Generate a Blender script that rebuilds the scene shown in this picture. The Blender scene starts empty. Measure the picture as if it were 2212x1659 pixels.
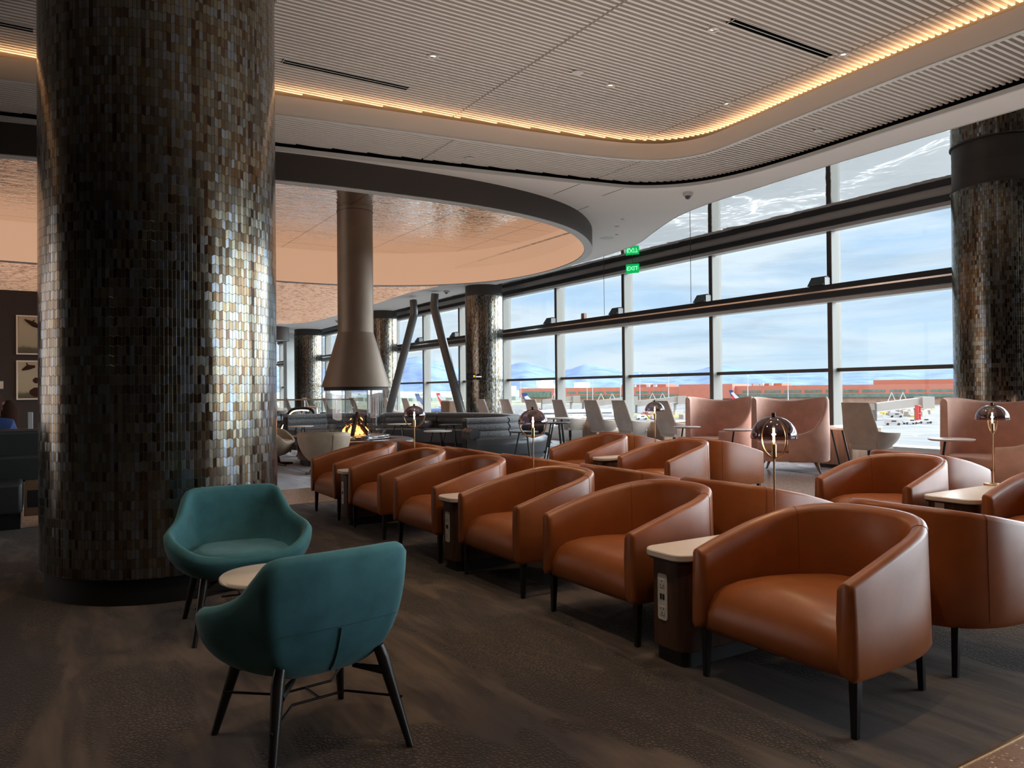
import bpy, bmesh, math, random
from math import sin, cos, pi, radians, sqrt, atan2
from mathutils import Vector, Matrix
random.seed(7)
SC = bpy.context.scene
COL = SC.collection

# ------------------------------------------------------------------ camera
FPX, CAMH = 1640.0, 1.25
AZ, PT, RL = radians(31.8), radians(.48), .0093
r0 = Vector((cos(AZ), -sin(AZ), 0)); f0 = Vector((sin(AZ)*cos(PT), cos(AZ)*cos(PT), sin(PT))); u0 = r0.cross(f0)
cr_ = r0*cos(RL) - u0*sin(RL); cu_ = u0*cos(RL) + r0*sin(RL)
cd = bpy.data.cameras.new('camera'); cam = bpy.data.objects.new('camera', cd); COL.objects.link(cam)
cd.sensor_width = 36; cd.lens = FPX/2212*36; cd.clip_start = .05; cd.clip_end = 20000
M = Matrix((cr_, cu_, -f0)).transposed().to_4x4(); M.translation = (0, 0, CAMH)
cam.matrix_world = M
SC.camera = cam

# ------------------------------------------------------------------ node helpers
class NT:
    def __init__(s, tree): s.t = tree
    def n(s, typ, ins=None, **props):
        nd = s.t.nodes.new(typ)
        for k, v in props.items(): setattr(nd, k, v)
        for k, v in (ins or {}).items():
            sock = nd.inputs[k]
            if isinstance(v, bpy.types.NodeSocket): s.t.links.new(v, sock)
            elif isinstance(v, bpy.types.Node): s.t.links.new(v.outputs[0], sock)
            else:
                if isinstance(v, tuple) and len(v) == 3 and sock.type == 'RGBA': v = v + (1,)
                sock.default_value = v
        return nd
    def m(s, op, a, b=0.0, c=None, clamp=False):
        ins = {0: a, 1: b}
        if c is not None: ins[2] = c
        return s.n('ShaderNodeMath', ins, operation=op, use_clamp=clamp).outputs[0]
    def mix(s, f, a, b, bt='MIX'):
        nd = s.t.nodes.new('ShaderNodeMix'); nd.data_type = 'RGBA'; nd.blend_type = bt
        for i, v in ((0, f), (6, a), (7, b)):
            if isinstance(v, bpy.types.NodeSocket): s.t.links.new(v, nd.inputs[i])
            else: nd.inputs[i].default_value = (v + (1,)) if isinstance(v, tuple) and len(v) == 3 else v
        return nd.outputs[2]
    def ramp(s, f, stops, interp='LINEAR'):
        nd = s.t.nodes.new('ShaderNodeValToRGB'); s.t.links.new(f, nd.inputs[0]); cr = nd.color_ramp; cr.interpolation = interp
        while len(cr.elements) < len(stops): cr.elements.new(.5)
        for e, (p, c) in zip(cr.elements, stops):
            e.position = p; e.color = (c + (1,)) if isinstance(c, tuple) else (c, c, c, 1)
        return nd.outputs[0]
    def obj(s): return s.n('ShaderNodeTexCoord').outputs['Object']
    def map(s, v, scale=(1, 1, 1), loc=(0, 0, 0), rot=(0, 0, 0)):
        return s.n('ShaderNodeMapping', {0: v, 'Scale': scale, 'Location': loc, 'Rotation': rot}).outputs[0]
    def noise(s, v, scale, detail=3, rough=.5, dist=0.0):
        return s.n('ShaderNodeTexNoise', {'Vector': v, 'Scale': scale, 'Detail': detail, 'Roughness': rough, 'Distortion': dist}).outputs['Fac']
    def bump(s, h, strength=.3, dist=.01, normal=None):
        ins = {'Height': h, 'Strength': strength, 'Distance': dist}
        if normal is not None: ins['Normal'] = normal
        return s.n('ShaderNodeBump', ins).outputs[0]
MATS = {}
def newmat(name):
    m = bpy.data.materials.new(name); m.use_nodes = True; m.node_tree.nodes.clear(); MATS[name] = m
    t = NT(m.node_tree); out = t.n('ShaderNodeOutputMaterial')
    return m, t, out
def pbr(name, col, rough=.5, metal=0.0, spec=.5, var=0.0, vscale=6, bump=0.0, bscale=60, bdist=.002, stretch=(1, 1, 1), emit=None, estr=0.0, sheen=0.0, coat=0.0, alpha=None):
    m, t, out = newmat(name)
    v = t.obj()
    c = col
    if var > 0:
        f = t.noise(t.map(v, stretch), vscale, 4, .6)
        f = t.ramp(f, [(.3, 0.0), (.7, 1.0)])
        c = t.mix(f, tuple(x*(1-var) for x in col), tuple(min(1, x*(1+var)) for x in col))
    ins = {'Base Color': c, 'Roughness': rough, 'Metallic': metal, 'Specular IOR Level': spec}
    if bump > 0: ins['Normal'] = t.bump(t.noise(t.map(v, stretch), bscale, 4, .6), bump, bdist)
    if emit: ins['Emission Color'] = emit; ins['Emission Strength'] = estr
    if sheen: ins['Sheen Weight'] = sheen; ins['Sheen Roughness'] = .4
    if coat: ins['Coat Weight'] = coat; ins['Coat Roughness'] = .15
    b = t.n('ShaderNodeBsdfPrincipled', ins)
    t.t.links.new(b.outputs[0], out.inputs[0])
    return m

# plain materials
pbr('leather', (.30, .084, .020), .37, var=.16, vscale=5, bump=.12, bscale=160, bdist=.0015, spec=.55)
pbr('seam', (.12, .028, .008), .7, spec=.2)
pbr('black_metal', (.012, .012, .013), .38, spec=.4)
pbr('dark_wood_leg', (.014, .012, .011), .35, spec=.5)
pbr('teal', (.055, .172, .198), .85, var=.22, vscale=7, bump=.15, bscale=300, bdist=.001, sheen=.18, spec=.2)
pbr('teal_seam', (.02, .075, .09), .8)
pbr('pink', (.78, .46, .36), .88, var=.13, vscale=5, bump=.1, bscale=200, bdist=.001, sheen=.5, spec=.2)
pbr('taupe', (.60, .50, .42), .8, var=.15, vscale=4, bump=.1, bscale=200, bdist=.001, sheen=.25, spec=.25)
pbr('beige_leather', (.42, .33, .235), .5, var=.08, spec=.4)
pbr('brown_leather', (.10, .045, .03), .38, var=.15, spec=.5)
pbr('grey_leather', (.045, .047, .05), .33, var=.1, spec=.5)
pbr('strap', (.16, .06, .03), .5)
pbr('white_stone', (.82, .71, .62), .22, var=.05, vscale=9, spec=.5)
pbr('white_plastic', (.72, .68, .64), .4)
pbr('slot', (.01, .01, .01), .5)
pbr('kick', (.008, .007, .007), .6)
pbr('brass', (.62, .42, .22), .28, metal=1)
pbr('bronze_dark', (.10, .075, .06), .35, metal=1)
pbr('chrome', (.8, .8, .8), .15, metal=1)
pbr('hood', (.20, .155, .115), .48, metal=.55, var=.1, vscale=2)
pbr('ceiling_white', (.80, .77, .735), .75, spec=.2)
pbr('slat', (.66, .62, .575), .6, spec=.3)
pbr('slat_back', (.30, .275, .25), .9, spec=.1)
pbr('gap_black', (.004, .004, .004), .9, spec=0)
pbr('fascia', (.62, .56, .50), .6, spec=.3)
pbr('rim_pale', (.55, .55, .53), .45, spec=.4)
pbr('drum_brown', (.052, .042, .036), .55, spec=.35)
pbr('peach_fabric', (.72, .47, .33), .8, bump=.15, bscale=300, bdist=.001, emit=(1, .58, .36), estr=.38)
pbr('wall_brown', (.035, .025, .02), .8, var=.15, vscale=30)
pbr('wall_grey', (.30, .285, .25), .7)
pbr('wall_room', (.035, .028, .022), .8)
pbr('pillar_white', (.72, .76, .74), .6)
pbr('column_collar', (.045, .038, .032), .5, spec=.4)
pbr('mullion', (.28, .27, .24), .5, spec=.4)
pbr('mullion_dark', (.06, .05, .042), .5, spec=.4)
pbr('blind_case', (.012, .012, .014), .45, spec=.4)
pbr('sill', (.62, .62, .60), .5)
pbr('steel_brace', (.085, .085, .08), .3, spec=.6)
pbr('booth', (.030, .033, .031), .5, var=.1, spec=.4)
pbr('booth_wood', (.20, .11, .06), .4)
pbr('log', (.035, .025, .02), .9, var=.4, vscale=30, bump=.8, bscale=60, bdist=.01)
pbr('ember', (.6, .12, .02), .8, emit=(1, .16, .02), estr=3.5, var=.3)
pbr('flame', (1, .4, .05), .9, emit=(1, .36, .06), estr=7)
pbr('crushed_glass', (.30, .32, .36), .15, var=.6, vscale=60, bump=1, bscale=70, bdist=.01)
pbr('bulb', (1, .7, .35), .4, emit=(1, .60, .24), estr=24)
pbr('led', (1, .6, .3), .5, emit=(1, .58, .28), estr=13)
pbr('downlight_glow', (1, .9, .75), .5, emit=(1, .80, .55), estr=3)
pbr('exit_green', (.0, .12, .03), .5, emit=(.0, .6, .14), estr=.55)
pbr('exit_text', (.1, .9, .3), .5, emit=(.25, 1, .45), estr=1.0)
pbr('monitor', (.01, .01, .012), .2)
pbr('screen_yellow', (.6, .35, .03), .4, emit=(1, .6, .05), estr=.6)
pbr('paper', (.55, .50, .42), .6)
pbr('frame_white', (.75, .66, .55), .5)
pbr('skin', (.62, .36, .26), .55)
pbr('hair_brown', (.045, .02, .012), .85, spec=.1)
pbr('denim', (.16, .19, .24), .8, var=.2, vscale=40)
pbr('blue_shirt', (.03, .06, .19), .8)
pbr('trouser', (.02, .02, .03), .8)
# outside
pbr('salmon', (.54, .22, .165), .8, var=.06, vscale=.2)
pbr('salmon_dark', (.46, .16, .10), .8)
pbr('tan_wall', (.46, .36, .28), .8, var=.2, vscale=.3)
pbr('green_glass', (.10, .22, .20), .2, var=.3, vscale=.3)
pbr('plane_white', (.55, .57, .60), .3)
pbr('tail_navy', (.02, .05, .19), .35)
pbr('tail_red', (.60, .03, .05), .35)
pbr('tail_blue', (.05, .13, .32), .35)
pbr('bridge_grey', (.34, .32, .29), .6)
pbr('van_white', (.55, .57, .59), .35)
pbr('car_glass', (.03, .04, .05), .15)
pbr('tyre', (.02, .02, .02), .8)
pbr('vest_yellow', (.65, .6, .05), .6)
pbr('truck_red', (.55, .05, .04), .5)
pbr('pole_white', (.5, .52, .55), .5)
pbr('mountain', (.17, .24, .40), .95, var=.22, vscale=.006, spec=0)  # slate blue of distance haze painted into the base colour
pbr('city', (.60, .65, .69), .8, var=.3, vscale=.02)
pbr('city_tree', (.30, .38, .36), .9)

def wood(name, a, b, sc=(1, 1, .12), s=22):
    m, t, out = newmat(name)
    f = t.noise(t.map(t.obj(), sc), s, 5, .6, .6)
    c = t.mix(t.ramp(f, [(.35, 0.0), (.65, 1.0)]), a, b)
    t.t.links.new(t.n('ShaderNodeBsdfPrincipled', {'Base Color': c, 'Roughness': .42, 'Specular IOR Level': .4}).outputs[0], out.inputs[0])
wood('walnut', (.060, .026, .016), (.115, .052, .030))
wood('walnut_light', (.22, .125, .075), (.34, .20, .125))
wood('rail_wood', (.30, .17, .09), (.42, .25, .14), (.1, .1, 1))

def tweed():
    m, t, out = newmat('tweed')
    v = t.obj()
    f = t.noise(v, 135, 2, .75)
    c = t.ramp(f, [(.36, (.015, .015, .016)), (.50, (.085, .085, .088)), (.64, (.42, .42, .42))])
    nb = t.bump(f, .5, .004)
    t.t.links.new(t.n('ShaderNodeBsdfPrincipled', {'Base Color': c, 'Roughness': .95, 'Normal': nb, 'Sheen Weight': .2}).outputs[0], out.inputs[0])
tweed()

def tiles(name, R, n):
    m, t, out = newmat(name)
    w = 2*pi*R/n; h = .057
    o = t.n('ShaderNodeSeparateXYZ', {0: t.obj()})
    ang = t.m('ARCTAN2', o.outputs[1], o.outputs[0])
    u = t.m('MULTIPLY_ADD', ang, R/w, n/2)
    i = t.m('FLOOR', u); s_ = t.m('FRACT', u)
    par = t.m('MODULO', i, 2.0)
    s2 = t.m('SUBTRACT', 1.0, s_)
    off = t.m('ADD', t.m('MULTIPLY', par, s_), t.m('MULTIPLY', t.m('SUBTRACT', 1.0, par), s2))
    vv = t.m('MULTIPLY_ADD', off, .20, t.m('DIVIDE', o.outputs[2], h))
    row = t.m('FLOOR', vv); rf = t.m('FRACT', vv)
    es = t.m('MULTIPLY', t.m('ABSOLUTE', t.m('SUBTRACT', s_, .5)), w)
    er = t.m('MULTIPLY', t.m('ABSOLUTE', t.m('SUBTRACT', rf, .5)), h)
    g = t.m('MAXIMUM', t.m('GREATER_THAN', es, w*.5-.0011), t.m('GREATER_THAN', er, h*.5-.0011))
    cell = t.n('ShaderNodeCombineXYZ', {0: i, 1: row}).outputs[0]
    wn = t.n('ShaderNodeTexWhiteNoise', {'Vector': cell}, noise_dimensions='3D')
    wcol = t.n('ShaderNodeTexWhiteNoise', {'Vector': t.n('ShaderNodeCombineXYZ', {0: i, 1: 7.0}).outputs[0]}, noise_dimensions='3D').outputs[0]
    rv = t.m('ADD', t.m('MULTIPLY_ADD', wn.outputs[0], .50, t.m('MULTIPLY', wcol, .28)), .13)
    col = t.ramp(rv, [(.10, (.03, .018, .014)), (.24, (.09, .055, .036)), (.38, (.18, .13, .072)), (.50, (.17, .175, .16)), (.62, (.28, .255, .18)), (.76, (.25, .29, .345)), (.9, (.37, .425, .49))])
    rip = t.noise(t.map(t.obj(), (60, 60, 25)), 2.2, 3, .6)
    col = t.mix(t.m('MULTIPLY', rip, .35), col, (.07, .055, .045))
    col = t.mix(g, col, (.008, .007, .007))
    nrm = t.n('ShaderNodeNewGeometry').outputs['Normal']
    jit = t.n('ShaderNodeVectorMath', {0: wn.outputs[1], 1: (.5, .5, .5)}, operation='SUBTRACT').outputs[0]
    jit = t.n('ShaderNodeVectorMath', {0: jit, 'Scale': .034}, operation='SCALE').outputs[0]
    nn = t.n('ShaderNodeVectorMath', {0: t.n('ShaderNodeVectorMath', {0: nrm, 1: jit}, operation='ADD').outputs[0]}, operation='NORMALIZE').outputs[0]
    hgt = t.m('MULTIPLY_ADD', rip, .5, t.m('SUBTRACT', 1.0, g))
    nb = t.bump(hgt, .35, .0015, nn)
    rg = t.m('MULTIPLY_ADD', wn.outputs[0], .10, .15)
    rg = t.m('MAXIMUM', rg, t.m('MULTIPLY', g, .8))
    b = t.n('ShaderNodeBsdfPrincipled', {'Base Color': col, 'Metallic': t.m('SUBTRACT', .92, t.m('MULTIPLY', g, .92)), 'Roughness': rg, 'Normal': nb})
    t.t.links.new(b.outputs[0], out.inputs[0])
tiles('tiles_big', .733, 200)
tiles('tiles_small', .51, 140)

def carpet(name, a, b, dk, blue, scale=1.0, sheen=.3):
    m, t, out = newmat(name)
    v = t.obj()
    tone = t.noise(t.map(v, (5*scale, .9*scale, 1)), 1.6, 5, .62, .5)
    c = t.mix(t.ramp(tone, [(.36, 0.0), (.62, 1.0)]), a, b)
    patch = t.ramp(t.noise(t.map(v, (1.9*scale, .55*scale, 1), (3, 1, 0)), 1.3, 3, .6, .8), [(.47, 0.0), (.53, 1.0)])
    jit = t.n('ShaderNodeTexNoise', {'Vector': v, 'Scale': 20.0, 'Detail': 2.0}).outputs['Color']
    vj = t.n('ShaderNodeVectorMath', {0: v, 1: t.n('ShaderNodeVectorMath', {0: jit, 'Scale': .02}, operation='SCALE').outputs[0]}, operation='ADD').outputs[0]
    vor = t.n('ShaderNodeTexVoronoi', {'Vector': vj, 'Scale': 56.0}, feature='DISTANCE_TO_EDGE').outputs[0]
    crack = t.ramp(vor, [(.04, 1.0), (.24, 0.0)])
    ck = t.m('MULTIPLY', crack, patch)
    c = t.mix(t.m('MULTIPLY', patch, .35), c, dk)
    bl = t.ramp(t.noise(t.map(v, (.8, .35, 1), (11, 4.4, 0)), 1.1, 2, .5), [(.56, 0.0), (.66, 1.0)])
    c = t.mix(t.m('MULTIPLY', bl, .8), c, blue)
    c = t.mix(ck, c, tuple(x*.18 for x in dk))
    fine = t.noise(v, 420, 2, .8)
    c = t.mix(t.ramp(fine, [(.48, 0.0), (.75, .5)]), c, tuple(min(1, x*2.0) for x in b))
    hgt = t.m('SUBTRACT', t.m('MULTIPLY', fine, .6), ck)
    bs = t.n('ShaderNodeBsdfPrincipled', {'Base Color': c, 'Roughness': .92, 'Specular IOR Level': .2, 'Normal': t.bump(hgt, .8, .006), 'Sheen Weight': sheen, 'Sheen Roughness': .5})
    t.t.links.new(bs.outputs[0], out.inputs[0])
carpet('carpet_brown', (.036, .024, .018), (.130, .088, .064), (.066, .046, .036), (.014, .015, .030), sheen=.15)
carpet('carpet_window_lit', (.30, .28, .26), (.58, .56, .53), (.26, .25, .24), (.2, .2, .22), 1.0, .6)  # pale carpet copy, window sheen put into its colour
carpet('carpet_lavender', (.20, .20, .24), (.52, .51, .55), (.26, .26, .29), (.12, .12, .19), .7, .5)
def terrazzo():
    m, t, out = newmat('terrazzo')
    v = t.obj()
    vo = t.n('ShaderNodeTexVoronoi', {'Vector': v, 'Scale': 75.0})
    cc = t.n('ShaderNodeSeparateColor', {0: vo.outputs['Color']}).outputs[0]
    c = t.ramp(cc, [(.0, (.24, .14, .10)), (.5, (.36, .23, .17)), (.8, (.50, .36, .28)), (.95, (.75, .66, .56))], 'CONSTANT')
    c = t.mix(t.m('LESS_THAN', vo.outputs['Distance'], .35), (.28, .18, .13), c)
    t.t.links.new(t.n('ShaderNodeBsdfPrincipled', {'Base Color': c, 'Roughness': .27, 'Specular IOR Level': .5}).outputs[0], out.inputs[0])
terrazzo()
def hammered():
    m, t, out = newmat('hammered_metal')
    v = t.obj()
    w = t.noise(t.map(v, (3.4, 11, 1)), 1.0, 2, .5, .9)
    w2 = t.noise(t.map(v, (1.2, 2.4, 1), (2, 2, 0)), 1.0, 2, .5)
    px = t.n('ShaderNodeSeparateXYZ', {0: v})
    jx = t.m('LESS_THAN', t.m('ABSOLUTE', t.m('SUBTRACT', t.m('FRACT', t.m('DIVIDE', px.outputs[0], 1.83)), .5)), .004)
    jy = t.m('LESS_THAN', t.m('ABSOLUTE', t.m('SUBTRACT', t.m('FRACT', t.m('DIVIDE', px.outputs[1], 1.22)), .5)), .005)
    j = t.m('MAXIMUM', jx, jy)
    w3 = t.noise(t.map(v, (10, 27, 1), (5, 3, 0)), 1.0, 1, .6, .6)
    nb = t.bump(t.m('ADD', t.m('MULTIPLY_ADD', w3, .42, w), t.m('MULTIPLY', w2, 1.2)), 1.0, .015)
    b = t.n('ShaderNodeBsdfPrincipled', {'Base Color': t.mix(j, (.84, .80, .77), (.08, .05, .04)), 'Metallic': 1.0, 'Roughness': .025, 'Normal': nb})
    t.t.links.new(b.outputs[0], out.inputs[0])
hammered()
def mirror():
    m, t, out = newmat('mirror_ceiling')
    w = t.noise(t.map(t.obj(), (.9, .7, 1)), 1.1, 3, .5, .7)
    nb = t.bump(w, .10, .05)
    b = t.n('ShaderNodeBsdfPrincipled', {'Base Color': (.90, .90, .89), 'Metallic': 1.0, 'Roughness': .03, 'Normal': nb})
    t.t.links.new(b.outputs[0], out.inputs[0])
mirror()
def peach_panel():
    m, t, out = newmat('peach_panel')
    v = t.obj()
    f = t.noise(t.map(v, (5, 13, 1)), 1.6, 3, .7, .4)
    k = t.ramp(f, [(.42, 1.0), (.49, 0.0)])
    c = t.mix(k, (.85, .52, .34), (.20, .085, .05))
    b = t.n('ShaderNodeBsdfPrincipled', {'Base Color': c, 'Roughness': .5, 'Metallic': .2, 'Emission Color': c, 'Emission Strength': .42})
    t.t.links.new(b.outputs[0], out.inputs[0])
peach_panel()
def clear(name, tint, ior=1.45, gcol=(1, 1, 1), extra=0.0, rough=0.0):
    m, t, out = newmat(name)
    F0 = ((ior-1)/(ior+1))**2
    fc = t.m('POWER', t.n('ShaderNodeLayerWeight', {'Blend': .5}).outputs['Facing'], 5.0)
    fr = t.m('MULTIPLY_ADD', fc, .9*(1-F0), F0)
    if extra: fr = t.m('ADD', fr, extra, clamp=True)
    a = t.n('ShaderNodeBsdfTransparent', {'Color': tint}).outputs[0]
    b = t.n('ShaderNodeBsdfGlossy', {'Color': gcol, 'Roughness': rough}).outputs[0]
    mx = t.n('ShaderNodeMixShader', {0: fr, 1: a, 2: b}).outputs[0]
    t.t.links.new(mx, out.inputs[0])
clear('window_glass', (.95, .975, .98), 1.25)
clear('clear_glass', (.90, .93, .93), 1.5)
clear('drum_glass', (.80, .80, .80), 1.7, extra=.05)
clear('smoke_glass', (.34, .28, .33), 1.9, (.9, .85, .9), .06)
clear('clear_plastic', (.85, .88, .88), 1.5, extra=.05)
def tarmac():
    m, t, out = newmat('tarmac')
    v = t.obj()
    px = t.n('ShaderNodeSeparateXYZ', {0: v})
    f = t.noise(t.map(v, (1, 3, 1)), .012, 5, .6)
    c = t.mix(t.ramp(f, [(.35, 0.0), (.65, 1.0)]), (.125, .132, .137), (.185, .19, .19))
    jx = t.m('LESS_THAN', t.m('FRACT', t.m('DIVIDE', px.outputs[0], 7.6)), .03)
    jy = t.m('LESS_THAN', t.m('FRACT', t.m('DIVIDE', px.outputs[1], 7.6)), .03)
    c = t.mix(t.m('MULTIPLY', t.m('MAXIMUM', jx, jy), .35), c, (.2, .2, .2))
    vo = t.n('ShaderNodeTexVoronoi', {'Vector': v, 'Scale': .06}, feature='DISTANCE_TO_EDGE').outputs[0]
    c = t.mix(t.m('MULTIPLY', t.m('LESS_THAN', vo, .006), .7), c, (.8, .8, .78))
    # grass and fields past the taxiways
    far = t.ramp(t.m('DIVIDE', px.outputs[1], 3000.0), [(.17, 0.0), (.2, 1.0)])
    gn = t.noise(t.map(v, (.25, 1.6, 1)), .01, 4, .6)
    fc = t.ramp(gn, [(.38, (.30, .31, .27)), (.48, (.21, .23, .11)), (.6, (.31, .32, .31))])
    c = t.mix(far, c, fc)
    t.t.links.new(t.n('ShaderNodeBsdfPrincipled', {'Base Color': c, 'Roughness': .8, 'Specular IOR Level': .3}).outputs[0], out.inputs[0])
tarmac()
def picture(name, seed):
    m, t, out = newmat(name)
    v = t.obj(); o = t.n('ShaderNodeSeparateXYZ', {0: v})
    f = t.noise(v, 3 + seed, 4, .6)
    z = t.m('ADD', o.outputs[2], t.m('MULTIPLY', f, .25))
    c = t.ramp(z, [(.05, (.05, .04, .02)), (.28, (.10, .09, .05)), (.36, (.36, .31, .20)), (.9, (.42, .36, .24))])
    t.t.links.new(t.n('ShaderNodeBsdfPrincipled', {'Base Color': c, 'Roughness': .6}).outputs[0], out.inputs[0])
picture('picture_sky', 0); picture('picture_plain', 2)

# ------------------------------------------------------------------ world
W = bpy.data.worlds.new('sky'); SC.world = W; W.use_nodes = True; W.node_tree.nodes.clear()
t = NT(W.node_tree); out = t.n('ShaderNodeOutputWorld')
g = t.n('ShaderNodeTexCoord').outputs['Generated']; sz = t.n('ShaderNodeSeparateXYZ', {0: g}).outputs[2]
cl = t.noise(t.map(g, (2.2, 2.2, 13), (0, .3, .2)), 1.5, 7, .58, .5)
cl = t.ramp(cl, [(.36, 0.0), (.60, 1.0)])
cd_ = t.ramp(t.noise(t.map(g, (2.6, 2.6, 22), (4, 1.3, .7)), 1.6, 6, .6, .6), [(.50, 0.0), (.68, 1.0)])
base = t.ramp(sz, [(.0, (.62, .76, .86)), (.06, (.50, .68, .87)), (.22, (.40, .60, .86)), (.5, (.60, .74, .92)), (1.0, (.85, .92, 1.0))])
skyc = t.mix(t.m('MULTIPLY', cl, .85), base, (.74, .82, .88))
skyc = t.mix(t.m('MULTIPLY', cd_, .6), skyc, (.42, .53, .66))
wx_ = t.n('ShaderNodeSeparateXYZ', {0: g}).outputs[0]
skyc = t.mix(t.ramp(t.m('MULTIPLY_ADD', wx_, -.5, .5), [(.5, 0.0), (.85, 1.0)]), skyc, (1.9, 1.55, 1.42))
W_BG = t.n('ShaderNodeBackground', {0: skyc, 1: .95})
t.t.links.new(W_BG.outputs[0], out.inputs[0])

# ------------------------------------------------------------------ geometry helpers
def link(o, parent=None):
    COL.objects.link(o)
    if parent: o.parent = parent
    return o
class MB:
    def __init__(s): s.v = []; s.f = []
    def add(s, v, f):
        n = len(s.v); s.v += [tuple(p) for p in v]; s.f += [tuple(i+n for i in q) for q in f]; return s
    def box(s, x0, x1, y0, y1, z0, z1, M=None):
        v = [(x0, y0, z0), (x1, y0, z0), (x1, y1, z0), (x0, y1, z0), (x0, y0, z1), (x1, y0, z1), (x1, y1, z1), (x0, y1, z1)]
        if M: v = [M @ Vector(p) for p in v]
        return s.add(v, [(0, 3, 2, 1), (4, 5, 6, 7), (0, 1, 5, 4), (1, 2, 6, 5), (2, 3, 7, 6), (3, 0, 4, 7)])
    def tube(s, pts, r, seg=10, caps=True, closed=False):
        pts = [Vector(p) for p in pts]; n = len(pts); rs = r if isinstance(r, (list, tuple)) else [r]*n
        v = []; up = None
        for k in range(n):
            if closed: d = pts[(k+1) % n]-pts[k-1]
            else: d = pts[min(k+1, n-1)]-pts[max(k-1, 0)]
            d.normalize()
            if up is None:
                a = Vector((0, 0, 1)) if abs(d.z) < .9 else Vector((1, 0, 0)); up = a-d*a.dot(d)
            else: up = up-d*up.dot(d)
            up.normalize(); sd = d.cross(up)
            for j in range(seg):
                q = 2*pi*j/seg; v.append(pts[k]+(up*cos(q)+sd*sin(q))*rs[k])
        f = []
        for k in range(n if closed else n-1):
            for j in range(seg):
                a = k*seg+j; b = k*seg+(j+1) % seg; c = ((k+1) % n)*seg+(j+1) % seg; e = ((k+1) % n)*seg+j
                f.append((a, b, c, e))
        if caps and not closed: f += [tuple(range(seg))[::-1], tuple(range((n-1)*seg, n*seg))]
        return s.add(v, f)
    def lathe(s, prof, seg=32, c=(0, 0, 0), a0=0, a1=2*pi):
        full = abs(a1-a0-2*pi) < 1e-6; m = seg if full else seg+1; v = []
        for k in range(m):
            q = a0+(a1-a0)*k/seg
            for (r, z) in prof: v.append((c[0]+r*cos(q), c[1]+r*sin(q), c[2]+z))
        n = len(prof); f = []
        for k in range(seg):
            k2 = (k+1) % m
            for j in range(n-1): f.append((k*n+j, k2*n+j, k2*n+j+1, k*n+j+1))
        return s.add(v, f)
    def prism(s, poly, z0, z1):
        n = len(poly)
        v = [(x, y, z0) for x, y in poly]+[(x, y, z1) for x, y in poly]
        f = [tuple(range(n))[::-1], tuple(range(n, 2*n))]+[(k, (k+1) % n, n+(k+1) % n, n+k) for k in range(n)]
        return s.add(v, f)
    def grid(s, rows, closed_u=False, closed_v=False, capv=False):
        nu = len(rows); nv = len(rows[0]); v = [p for r in rows for p in r]; f = []
        for a in range(nu if closed_u else nu-1):
            for b in range(nv if closed_v else nv-1):
                a2 = (a+1) % nu; b2 = (b+1) % nv
                f.append((a*nv+b, a2*nv+b, a2*nv+b2, a*nv+b2))
        if capv: f += [tuple(range(nv)), tuple(range((nu-1)*nv, nu*nv))[::-1]]
        return s.add(v, f)
    def ball(s, c, r, seg=12, sc=(1, 1, 1)):
        n = seg//2
        rows = []
        for k in range(n+1):
            ph = pi*k/n
            rows.append([(c[0]+r*sc[0]*sin(ph)*cos(2*pi*j/seg), c[1]+r*sc[1]*sin(ph)*sin(2*pi*j/seg), c[2]+r*sc[2]*cos(ph)) for j in range(seg)])
        return s.grid(rows, closed_v=True)
    def build(s, name, mat, parent=None, smooth=True, bevel=0, ang=40, sub=0, solid=0, loc=None, segs=2):
        me = bpy.data.meshes.new(name); me.from_pydata([tuple(p) for p in s.v], [], s.f); me.update()
        bm = bmesh.new(); bm.from_mesh(me); bmesh.ops.remove_doubles(bm, verts=bm.verts, dist=1e-5); bmesh.ops.recalc_face_normals(bm, faces=bm.faces); bm.to_mesh(me); bm.free()
        me.materials.append(MATS[mat])
        o = bpy.data.objects.new(name, me); link(o, parent)
        if loc: o.location = loc
        if smooth:
            me.shade_smooth(); me.set_sharp_from_angle(angle=radians(ang))
        if solid:
            md = o.modifiers.new('solid', 'SOLIDIFY'); md.thickness = solid; md.offset = 0
        if bevel:
            md = o.modifiers.new('bevel', 'BEVEL'); md.width = bevel; md.segments = segs; md.limit_method = 'ANGLE'; md.angle_limit = radians(35)
        if sub:
            md = o.modifiers.new('sub', 'SUBSURF'); md.levels = sub; md.render_levels = sub
        return o
def empty(name, label, cat, loc=(0, 0, 0), rz=0, group=None):
    o = bpy.data.objects.new(name, None); link(o); o.location = loc; o.rotation_euler = (0, 0, rz); o.empty_display_size = .1
    tag(o, label, cat, group); return o
def tag(o, label, cat, group=None):
    o['label'] = label; o['category'] = cat
    if group: o['group'] = group
    return o
def struct(o): o['kind'] = 'structure'; return o
def dup(root, loc, rz, label, group=None):
    r = root.copy(); COL.objects.link(r); r.location = loc; r.rotation_euler = (0, 0, rz); r['label'] = label
    if group: r['group'] = group
    for ch in list(root.children):
        c = ch.copy(); COL.objects.link(c); c.parent = r
        for g_ in ch.children:
            d = g_.copy(); COL.objects.link(d); d.parent = c
    return r
def crom(P, n=8, closed=False):
    P = [Vector(p) for p in P]; out = []; N = len(P)
    rng = range(N) if closed else range(N-1)
    for i in rng:
        if closed: a, b, c, d = P[i-1], P[i], P[(i+1) % N], P[(i+2) % N]
        else: a, b, c, d = P[max(i-1, 0)], P[i], P[i+1], P[min(i+2, N-1)]
        for k in range(n):
            q = k/n
            out.append(.5*((2*b)+(c-a)*q+(2*a-5*b+4*c-d)*q*q+(3*b-a-3*c+d)*q**3))
    if not closed: out.append(P[-1])
    return out
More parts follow.
